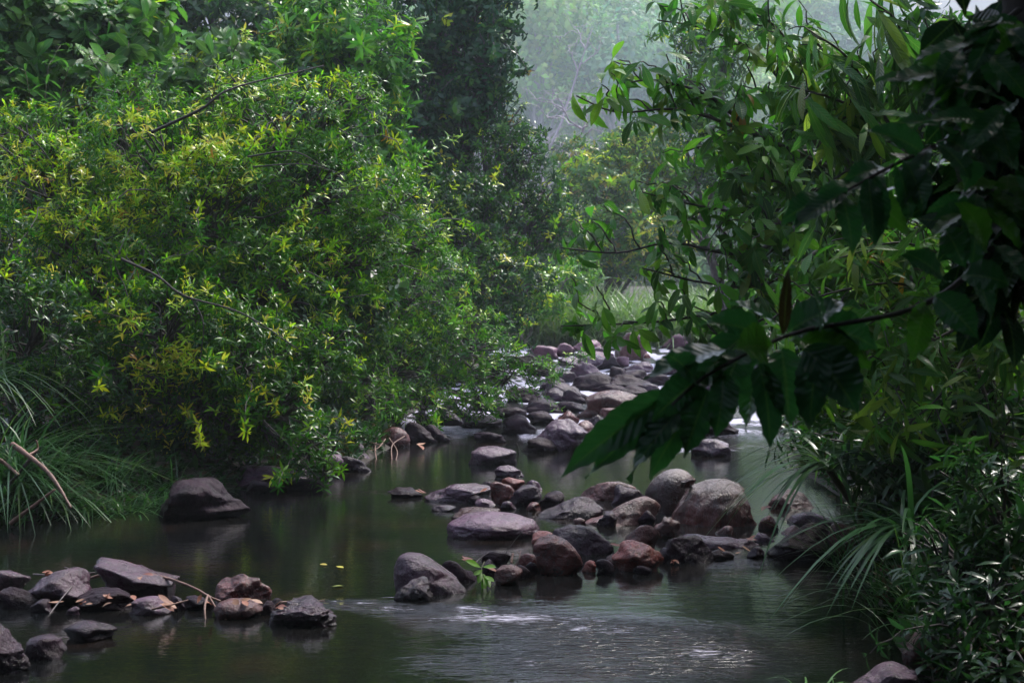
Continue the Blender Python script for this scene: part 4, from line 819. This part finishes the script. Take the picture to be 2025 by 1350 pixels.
# strap leaved plants and grasses
def strap(name, label, cat, base, r, n, L, W, el, col, stem=None, grp=None, droop=(1.0, 1.9), mat='blade', spread=.03, aim=None):
    base = np.asarray(base, float); root = empty(name, base, label, cat, grp); o = base
    if stem is not None:
        o = np.asarray(stem, float); tb = Tubes(); tb.add(spline([base, (base + o) / 2 + np.array([.06, 0, -.05]), o], 12), np.linspace(.03, .022, 12), 7); tb.build('stem', M['stem'], root, base)
    lv = Leaves(T_BLADE); ph = r.uniform(0, 6.28, n); e = R(el) + r.normal(0, .22, n)
    d = np.stack([np.cos(ph) * np.cos(e), np.sin(ph) * np.cos(e), np.sin(e)], -1)
    if aim is not None: d = norm(d + np.asarray(aim, float))
    s_ = norm(np.cross(d, (0, 0, 1.0))); nn = norm(np.cross(s_, d))
    P = o + np.stack([r.normal(0, spread, n), r.normal(0, spread, n), np.zeros(n)], -1)
    lv.add(P, d, nn, L * r.uniform(.6, 1.15, n), W * r.uniform(.7, 1.2, n), r.uniform(*droop, n), pick(col, n, r) * r.uniform(.75, 1.25, (n, 1)))
    lv.build('leaves', M[mat], root, base); return root
SEDGE = [((.035, .10, .03), 4), ((.025, .07, .026), 4), ((.07, .13, .035), 1.2)]
strap('screw_pine', 'leaning strap leaved plant with arching blades over the rocks at the right bank', 'plant', gbase(1730, 9.2), RS(120), 60, .78, .026, 38, SEDGE, stem=at(1640, 930, 8.9), droop=(.8, 1.8), aim=(-.25, -.1, 0))
strap('screw_pine', 'strap leaved plant dipping its blades into the pool at the right bank', 'plant', gbase(1830, 7.6), RS(121), 50, .70, .024, 42, SEDGE, stem=at(1800, 1060, 7.3), droop=(1.0, 1.9), aim=(-.3, -.15, 0))
strap('screw_pine', 'dark strap leaved plant upright against the right bank shrub', 'plant', gbase(1830, 8.8), RS(122), 44, .8, .028, 55, SEDGE, stem=at(1810, 950, 8.4), droop=(.7, 1.4))
for i, (lab, px, py, Y) in enumerate(RD):
    strap('reed', lab, 'reed', at(px, py, Y), RS(180 + i), 42, .62, .009, 66, SEDGE, droop=(.2, 1.5), spread=.10, aim=(-.2, -.1, 0), grp='reeds of the right bank')
strap('sedge', 'big arching sedge tuft at the left edge of the pool', 'grass', gbase(25, 10.9), RS(123), 170, 1.2, .017, 60, SEDGE, droop=(.8, 1.7), spread=.10, aim=(.12, -.2, 0))
strap('sedge', 'tall thin bladed sedge higher up the left edge', 'grass', at(-30, 760, 11.4), RS(124), 40, .95, .018, 50, SEDGE, droop=(.9, 1.7), spread=.08, aim=(.25, -.2, 0))
for i, (px, Y) in enumerate([(110, 10.8), (180, 10.9), (240, 11.0), (300, 11.3), (345, 11.7), (140, 11.5), (60, 10.7), (220, 11.6), (15, 10.5)]):
    lab = ['grass tuft under the big sedge', 'grass tuft at the water edge right of the big sedge', 'grass tuft half way between sedge and black boulder', 'grass tuft just left of the black boulder', 'grass tuft above the black boulder', 'grass tuft behind the big sedge', 'grass tuft among the dead branches at the left edge', 'grass tuft up the bank behind the water edge ones', 'grass tuft at the far left below the sedge'][i]
    strap('grass_tuft', lab, 'grass', gbase(px, Y), RS(130 + i), 120, .60, .011, 60, SEDGE, droop=(.8, 1.8), spread=.07, grp='grass tufts along the left bank')
strap('grass_tuft', 'small bright grass tuft at the bottom edge left of the purple grey slab', 'grass', at(1600, 1385, 5.6), RS(140), 26, .26, .009, 55, [((.08, .20, .05), 1)], droop=(1.0, 2.0), spread=.05)
strap('grass_tuft', 'bright grassy plant hanging beside the brown boulder at the left bank', 'grass', at(620, 850, 14.4), RS(141), 40, .55, .016, 55, [((.10, .22, .05), 1)], droop=(1, 1.9), spread=.06)
# undergrowth of the banks
r = RS(145); n = 26000
yq = r.uniform(5.2, 36, n); left = r.random(n) < .6; off = r.random(n) ** 1.5 * 5.5 + .03
xq = np.where(left, lx(yq) - off, rx(yq) + off); Pq = np.stack([xq, yq, ground_z(xq, yq)], -1)
lv = Leaves(T_MID); lv.whorls(Pq + np.array([0, 0, .05]), np.tile([0, 0, 1.0], (n, 1)) + r.normal(0, .35, (n, 3)), 5, .17, .045, 42, .7, pick([((.02, .055, .016), 4), ((.03, .08, .018), 3), ((.06, .035, .02), 1.2)], n, r), r)
tag(lv.build('undergrowth', M['leaf']), 'low dark undergrowth and leaf litter of both banks', 'undergrowth', kind='stuff')
# far grass: one mass
r = RS(150); n = 8500
px = r.uniform(930, 1480, n); Yg = r.uniform(32.5, 40, n); xg = (px - 1012.5) / F * Yg; keep = np.ones(n, bool)
zg = np.maximum(ground_z(xg, Yg), WZ(Yg)); lv = Leaves(T_BLADE); ph = r.uniform(0, 6.28, n); e = R(66) + r.normal(0, .2, n)
d = np.stack([np.cos(ph) * np.cos(e), np.sin(ph) * np.cos(e), np.sin(e)], -1); s_ = norm(np.cross(d, (0, 0, 1.0)))
lv.add(np.stack([xg, Yg, zg - .03], -1), d, norm(np.cross(s_, d)), r.uniform(1.0, 2.1, n), .04, r.uniform(.5, 1.6, n), pick([((.12, .19, .07), 3), ((.16, .23, .08), 2), ((.20, .22, .10), 1)], n, r))
tag(lv.build('grass', M['blade']), 'tall pale grass along the bank beyond the rapids', 'grass', kind='stuff')

# ------------------------------------------------------------------ near tree on the right with dark hanging leaves
base = np.array([1.75, 3.3, gz1(1.75, 3.3) - .1]); r = RS(160)
near = empty('shade_tree', base, 'dark tree at the right edge whose near branches hang big leaves before the camera', 'tree')
tk = Tubes(); tk.add(spline([base, at(2260, 700, 3.4), at(2080, 200, 3.6), at(2020, -300, 3.7), at(1900, -1200, 3.7)], 30), np.linspace(.12, .08, 30), 12); tk.build('trunk', M['bark'], near, base)
def nleaf(b, tpx, wpx, Yb=3.0, Yt=None, tilt=0.0, sag=.35, col=None):
    """one big leaf from base pixel to tip pixel, blade wpx wide"""
    B = at(b[0], b[1], Yb); Tt = at(tpx[0], tpx[1], Yt or Yb - .05); d = Tt - B; L = np.linalg.norm(d); d = d / L
    nrm = np.array([math.sin(tilt) * .6, -.75, .65]); nrm = norm(nrm - (nrm @ d) * d); sdv = np.cross(d, nrm); W = .74 * wpx / F * Yb
    nu, nv = 9, 41; V, lc = [], []
    for j in range(nv):
        v = j / (nv - 1); wd = (math.sin(math.pi * min(1, v ** .85)) ** .75) * (1 - .15 * v) if 0 < v < 1 else .02
        if v > .78: wd = max(.02, wd * (1 - (v - .78) * 3.6))
        for i in range(nu):
            u = i / (nu - 1) * 2 - 1; side = u * wd * .5 * W * (1 + .05 * math.sin(v * 58) * min(1, 4 * v))
            fold = abs(u) * wd * W * .16; wave = .035 * W * math.sin(v * 29 + 1.5 * abs(u) + 9 * tilt) * abs(u) + .22 * W * u * math.sin(v * 2.6 + 7 * tilt)
            p = B + d * (L * v) + sdv * side + nrm * (fold + wave + sag * L * (v - v * v) * .9)
            V.append(p); lc.append((u, v, 0))
    Q = [(j * nu + i, j * nu + i + 1, (j + 1) * nu + i + 1, (j + 1) * nu + i) for j in range(nv - 1) for i in range(nu - 1)]
    c = np.array(col if col is not None else pick([((.034, .125, .042), 3), ((.024, .09, .036), 3), ((.07, .20, .025), 1.3)], 1, r)[0]); cc = np.ones((len(V), 4)); cc[:, :3] = c
    return mesh_obj('leaf', V, Q, M['leaf_near'], near, base, [('tint', 'FLOAT_COLOR', cc), ('lc', 'FLOAT_VECTOR', lc)])
tb = Tubes()
for pts, ra, rb in [([at(2020, 420, 3.4), at(1900, 555, 3.15), at(1800, 612, 3.05), at(1690, 636, 3.0), at(1560, 662, 3.0), at(1400, 740, 2.95), at(1330, 800, 2.9)],   .009, .003),
                    ([at(2015, 180, 3.5), at(1900, 262, 3.2), at(1760, 330, 3.1), at(1650, 390, 3.05)], .008, .003), ([at(2015, 20, 3.5), at(1920, 90, 3.2), at(1830, 150, 3.1)], .008, .003), ([at(2020, 330, 3.4), at(1940, 400, 3.15), at(1850, 450, 3.1)], .008, .003)]:
    tb.add(spline(pts, 24), np.linspace(ra, rb, 24), 7)
tb.build('branch', M['bark'], near, base)
for b, tp, wp_ in [((1345, 775), (1100, 952), 92), ((1345, 790), (1157, 946), 84), ((1360, 795), (1243, 952), 96), ((1375, 800), (1284, 946), 84), ((1400, 770), (1352, 905), 90), ((1430, 740), (1412, 872), 80), ((1440, 690), (1272, 752), 120),
                   ((1480, 655), (1318, 850), 120), ((1510, 690), (1475, 855), 105), ((1545, 690), (1560, 848), 150), ((1590, 690), (1698, 822), 135), ((1560, 672), (1722, 726), 80), ((1500, 660), (1385, 640), 90), ((1560, 655), (1695, 600), 125), ((1550, 660), (1560, 522), 36),
                   ((1470, 690), (1420, 800), 100), ((1620, 655), (1600, 560), 90), ((1520, 690), (1450, 690), 110), ((1640, 650), (1640, 780), 110), ((1400, 740), (1290, 830), 90), ((1600, 640), (1735, 690), 100), ((1530, 640), (1440, 600), 90), ((1500, 720), (1520, 900), 80), ((1620, 680), (1600, 860), 110), ((1380, 760), (1320, 700), 80),
                   ((1850, 585), (1935, 672), 88), ((1830, 600), (1800, 720), 80), ((1900, 545), (1995, 560), 85), ((1870, 560), (1790, 500), 80), ((1950, 500), (1900, 400), 80), ((1960, 480), (2030, 560), 100), ((1920, 520), (1960, 640), 80)]:
    nleaf(b, tp, wp_, 3.0 + r.uniform(-.05, .08), tilt=r.uniform(-.6, .6), col=(.030, .018, .010) if wp_ == 36 else None)
for i in range(26):
    q = i / 25; sp = [(1650, 390), (1760, 330), (1900, 262), (2010, 200)]; k = q * 2.99; j = int(k); b = (sp[j][0] + (sp[j + 1][0] - sp[j][0]) * (k - j), sp[j][1] + (sp[j + 1][1] - sp[j][1]) * (k - j))
    an = r.uniform(35, 145) if i % 4 else r.uniform(150, 200); L = r.uniform(90, 150); nleaf(b, (b[0] - math.cos(R(180 - an)) * -L * 1.0 if False else b[0] + math.cos(R(an)) * L, b[1] + math.sin(R(an)) * L), r.uniform(60, 90), 3.1 + r.uniform(-.1, .12), tilt=r.uniform(-.7, .7))
for i in range(20):
    b = (r.uniform(1830, 2020), 0); b = (b[0], 150 - (b[0] - 1830) * .7 + r.uniform(-20, 40)); an = r.uniform(30, 200); L = r.uniform(80, 135); nleaf(b, (b[0] + math.cos(R(an)) * L, b[1] + math.sin(R(an)) * L), r.uniform(55, 85), 3.2 + r.uniform(-.1, .1), tilt=r.uniform(-.7, .7))
for i in range(14):
    b = (r.uniform(1850, 2020), 0); b = (b[0], 450 - (b[0] - 1850) * .7 + r.uniform(-10, 30)); an = r.uniform(30, 190); L = r.uniform(80, 130); nleaf(b, (b[0] + math.cos(R(an)) * L, b[1] + math.sin(R(an)) * L), r.uniform(55, 80), 3.15 + r.uniform(-.1, .1), tilt=r.uniform(-.7, .7))
# its crown overhead: unseen lobes added to shade the foreground
lv = Leaves(T_HI); tb = Tubes(); top = at(1900, -1200, 3.7)
for cx, cy_, cz, a, b_, c_ in [(.4, 2.2, 4.4, 2.2, 2.0, .7), (2.6, 4.0, 4.6, 1.6, 2.0, .8), (-1.6, 1.2, 4.8, 1.8, 1.8, .7), (1.2, .2, 4.5, 2.2, 1.8, .8), (3.2, 1.2, 4.0, 1.4, 2.0, 1.2), (2.4, 2.2, 5.4, 2.0, 2.0, .8), (2.3, 5.0, 5.3, 2.4, 2.0, .8), (.6, 4.6, 5.1, 1.5, 1.5, .6), (5, 4, 4.5, 1.5, 3, 2)]:
    n = int(a * b_ * 42); q = norm(r.normal(size=(n, 3))) * (r.random(n) ** .4)[:, None] * (a, b_, c_) + (cx, cy_, cz)
    q = q[(q[:, 2] > H + .235 * np.maximum(q[:, 1], .5) + .35)]
    lv.whorls(q, np.tile([0, 0, 1.0], (len(q), 1)) + r.normal(0, .3, (len(q), 3)), 7, .26, .10, 5, .6, pick([((.018, .055, .022), 3), ((.03, .08, .02), 1)], len(q), r), r, .4); tb.add(curve(top, (cx, cy_, cz), 10, .2, .04, r), np.linspace(.06, .02, 10))
for px, py, rx_, ry_, Yq in [(1985, 120, 60, 140, 3.5), (1980, 330, 60, 110, 3.5), (2010, 460, 40, 60, 3.4)]:
    n = 26; q = norm(r.normal(size=(n, 3))) * (r.random(n) ** .5)[:, None] * (rx_ / F * Yq, .2, ry_ / F * Yq) + at(px, py, Yq)
    lv.whorls(q, norm(r.normal(0, .6, (n, 3)) + (0, -.3, .5)), 6, .17, .065, 5, .6, pick([((.010, .038, .016), 3), ((.02, .06, .015), 1)], n, r), r, .6)
tb.build('limb', M['bark'], near, base); lv.build('crown', M['leaf_near'], near, base, True)

# ------------------------------------------------------------------ sticks, dead leaves, sprig
def stick(name, label, cat, paths, mat, grp=None):
    base = paths[0][0][0]; tb = Tubes()
    for pts, ra, rb in paths: tb.add(spline(pts, 18), np.linspace(ra, rb, 18) * (1 + .12 * rng.normal(size=18)), 7)
    return tag(tb.build(name, M[mat], None, base), label, cat, grp)
stick('fallen_branch', 'thin grey branch lying across the front row rocks, forked at its right end', 'branch',
      [([at(180, 1142, 7.9), at(240, 1127, 7.85), at(320, 1140, 7.7), at(380, 1160, 7.55), at(412, 1178, 7.5), at(436, 1188, 7.45)], .009, .006), ([at(411, 1176, 7.5), at(405, 1200, 7.3), at(407, 1232, 7.2)], .008, .005), ([at(413, 1178, 7.5), at(428, 1202, 7.35), at(447, 1225, 7.2)], .006, .004), ([at(320, 1140, 7.7), at(290, 1135, 7.8), at(243, 1118, 7.9)], .005, .003)], 'wood')
stick('fallen_branch', 'thin dark stick resting on the broad grey rock at lower left', 'branch', [([at(66, 1135, 8.0), at(120, 1138, 7.9), at(188, 1132, 7.85)], .006, .004), ([at(128, 1121, 8.0), at(160, 1132, 7.9), at(190, 1131, 7.85)], .004, .003)], 'twig')
DB = 'dead branches at the left edge'
stick('dead_branch', 'longest brown dead branch sloping down through the sedge', 'branch', [([at(24, 878, 10.3), at(55, 900, 10.2), at(92, 930, 10.1), at(118, 965, 10.0), at(140, 1003, 9.9)], .022, .010), ([at(55, 900, 10.2), at(74, 888, 10.3), at(72, 870, 10.3)], .010, .006)], 'wood', DB)
stick('dead_branch', 'dead branch rising from the water to the right at the left edge', 'branch', [([at(20, 1035, 10.1), at(60, 1005, 10.1), at(108, 968, 10.1)], .018, .009)], 'wood', DB)
stick('dead_branch', 'stub of dead branch cut by the left edge', 'branch', [([at(-20, 895, 10.2), at(15, 920, 10.2), at(36, 938, 10.1)], .018, .010)], 'wood', DB)
stick('dead_branch', 'dark dead branch crossing the longest one', 'branch', [([at(74, 888, 10.35), at(50, 920, 10.3), at(16, 960, 10.3)], .014, .012)], 'bark', DB)
stick('root', 'bare brown roots hanging in front of the brown bank rock', 'root', [([at(762, 868, 15.4), at(748, 885, 15.1), at(728, 892, 15)], .008, .006), ([at(800, 862, 15.4), at(776, 880, 15.0), at(775, 912, 14.6)], .007, .006), ([at(745, 865, 15.4), at(742, 890, 15), at(746, 918, 14.4)], .009, .006), ([at(770, 866, 15.4), at(785, 890, 15), at(783, 912, 14.5)], .006, .005), ([at(750, 880, 15.1), at(715, 868, 15.2)], .006, .004)], 'wood')
stick('twig', 'short brown stick lying across the foot of the wedge shaped rock', 'twig', [([at(300, 1204, 7.2), at(335, 1196, 7.2), at(372, 1186, 7.25)], .006, .004)], 'wood')
stick('twig', 'broken brown stick on the pitted rock', 'twig', [([at(556, 1190, 7.2), at(600, 1186, 7.3), at(642, 1188, 7.3)], .005, .003)], 'wood')
stick('twig', 'thin stick sloping from the broad grey rock into the water', 'twig', [([at(150, 1150, 7.6), at(120, 1185, 7.3), at(98, 1214, 7.1)], .005, .003)], 'twig')
stick('twig', 'thin dark twig standing up in front of the wide flat pale rock', 'twig', [([at(1000, 1094, 8.6), at(1018, 1068, 8.6), at(1037, 1047, 8.6)], .003, .002)], 'twig')
stick('twig', 'pale forked twig leaning over the reddish rock', 'twig', [([at(1018, 1120, 8.3), at(1026, 1104, 8.3), at(1030, 1088, 8.35)], .003, .002), ([at(1028, 1096, 8.3), at(1022, 1088, 8.3)], .002, .0015)], 'wood')
stick('twig', 'short orange stick wedged beside the reddish rock', 'twig', [([at(1011, 1112, 8.25), at(1014, 1094, 8.3)], .008, .007)], 'wood')
stick('twig', 'dark twig curving up out of the green sprig', 'twig', [([at(938, 1118, 8.1), at(946, 1106, 8.15), at(966, 1092, 8.2)], .004, .002)], 'twig')
stick('twig', 'pale straight twig floating right of the thin brown flat rock', 'twig', [([at(1012, 1027, 10.4), at(1040, 1027, 10.4)], .004, .003)], 'wood')
stick('twig', 'dark snag poking from the water left of the layered slab', 'twig', [([at(1026, 893, 15.3), at(1024, 882, 15.3), at(1021, 876, 15.3)], .010, .006)], 'bark')

def fallen(name, label, px, py, Y, size, r, col, mat='dry', grp=None, flat=False, cat='leaf'):
    o_ = at(px, py, Y); lv = Leaves(T_HI); a = r.uniform(0, 6.28); d = np.array([math.cos(a), math.sin(a) * .5, 0 if flat else r.uniform(-.3, .5)]); n = norm(np.array([r.normal(0, .3), -.35 if not flat else 0, 1.0])); d = norm(d); n = norm(n - (n @ d) * d)
    lv.add((o_ - d * size * .5)[None], d[None], n[None], size, size * r.uniform(.36, .5), r.uniform(-.5, .8) if not flat else 0.05, np.array(col) * r.uniform(.8, 1.2))
    return tag(lv.build(name, M[mat], None, o_, True), label, cat, grp)
r = RS(170); DG = 'dead leaves on the rocks'
for lab, px, py, Y, s, n in [('curled dead leaf caught under the forked stick by the small pale rock', 335, 1192, 7.25, .075, 6), ('dead leaf lying on the thin branch above the wedge shaped rock', 285, 1136, 7.6, .07, 2), ('dark red dead leaf behind the top of the wedge shaped rock', 247, 1123, 7.95, .09, 2), ('dead leaf on top of the broad grey rock', 138, 1152, 7.6, .055, 1), ('brown dead leaf draped on the thin dark stick', 100, 1131, 7.9, .08, 2),
                             ('pale dead leaf between the black stones and the pitted rock', 551, 1196, 7.15, .07, 3), ('dead leaf on the pitted rock', 600, 1190, 7.3, .06, 3), ('dark red dead leaf behind the green sprig', 920, 1108, 8.4, .085, 3), ('orange dead leaf under the green sprig', 966, 1124, 8.15, .07, 1),
                             ('dead leaf in the water left of the knobbly rock', 790, 1158, 7.95, .08, 3), ('dead leaf at the right end of the long low rock', 935, 982, 11.6, .09, 3), ('dead leaf on the knobbly black rock end', 836, 972, 11.9, .08, 2), ('orange dead leaf in the shallows by the squared block', 1330, 1106, 8.75, .06, 3), ('pale dead leaf below the jagged stone', 1488, 1064, 9.4, .07, 2),
                             ('pale pink dead leaf stuck to the side of the largest boulder', 1508, 1003, 9.9, .09, 2), ('dead leaf on the charred looking rock', 1222, 1080, 8.8, .07, 2), ('brown curled leaf on the roots at the left bank', 832, 880, 15.4, .13, 2)]:
    for k in range(n):
        fallen('dead_leaf', lab, px + r.normal(0, 6), py + r.normal(0, 3), Y - r.uniform(0, .06), s * r.uniform(.8, 1.2), r, [(.30, .12, .07), (.20, .07, .05), (.36, .20, .13)][r.integers(0, 3)], grp=DG)
for lab, px, py, Y, s, n in [('small dead leaf scrap wedged between the front row rocks', 200, 1188, 7.4, .055, 9), ('dead leaf scrap among the right end stones of the front row', 480, 1192, 7.3, .06, 7), ('small dead leaf scrap wedged between the rocks of the bar', 1120, 1110, 8.5, .05, 5), ('small dead leaf scrap lodged under the flat slab', 1440, 1090, 9.1, .05, 4), ('dead leaf stuck on the red and purple heap of the back row', 1020, 970, 11.5, .07, 3)]:
    for k in range(n): fallen('dead_leaf', lab, px + r.normal(0, 45), py + r.normal(0, 5), Y - r.uniform(0, .1), s * r.uniform(.8, 1.4), r, [(.30, .12, .07), (.20, .07, .05), (.36, .20, .13)][r.integers(0, 3)], grp=DG)
for lab, px, py, c in [('yellow leaf floating on the dark pool', 672, 1122, (.45, .42, .05)), ('smaller yellow leaf floating left of the first', 640, 1117, (.40, .33, .06)), ('yellow green leaf floating below the other two', 668, 1160, (.25, .30, .05))]:
    Yw = water_Y(py); fallen('floating_leaf', lab, px, HZ + F * (H - .006) / Yw, Yw, .07, r, c, grp='floating leaves', flat=True)
# fresh green sprig
b_ = at(958, 1110, 8.1); sp = empty('leaf_sprig', b_, 'fresh green sprig of leaves lying among the rocks of the bar', 'sprig'); tb = Tubes(); tb.add(spline([b_, at(952, 1125, 8.05), at(955, 1150, 8.0)], 10), np.linspace(.004, .002, 10), 5); tb.build('stem', M['stem'], sp, b_)
for a, c in [((952, 1122), (925, 1106)), ((954, 1126), (938, 1134)), ((954, 1120), (978, 1118)), ((956, 1134), (970, 1158)), ((955, 1140), (958, 1166)), ((953, 1130), (946, 1150)), ((956, 1138), (976, 1146))]:
    A_, B_ = at(*a, 8.03), at(*c, 7.98); d = B_ - A_; lv = Leaves(T_HI); n = norm(np.array([.2, -.6, .8])); dn = norm(d); n = norm(n - (n @ dn) * dn)
    lv.add(A_[None], dn[None], n[None], np.linalg.norm(d) * 1.1, np.linalg.norm(d) * .42, .2, (.16, .36, .03)); lv.build('leaf', M['leaf_big'], sp, b_, True)

# ------------------------------------------------------------------ haze
bm = bmesh.new(); bmesh.ops.create_cube(bm, size=1.0); me = bpy.data.meshes.new('haze'); bm.to_mesh(me); bm.free()
hz = bpy.data.objects.new('haze', me); C.objects.link(hz); hz.scale = (760, 780, 204); hz.location = (25, 335, 99)
m, t, o = new_mat('haze'); v = N(t, 'ShaderNodeVolumePrincipled', i_Density=.0014); v.inputs['Color'].default_value = (.82, .93, 1.0, 1)
t.links.new(v.outputs[0], o.inputs['Volume']); me.materials.append(m); tag(hz, 'thin blue white mist hanging in the valley', kind='stuff')
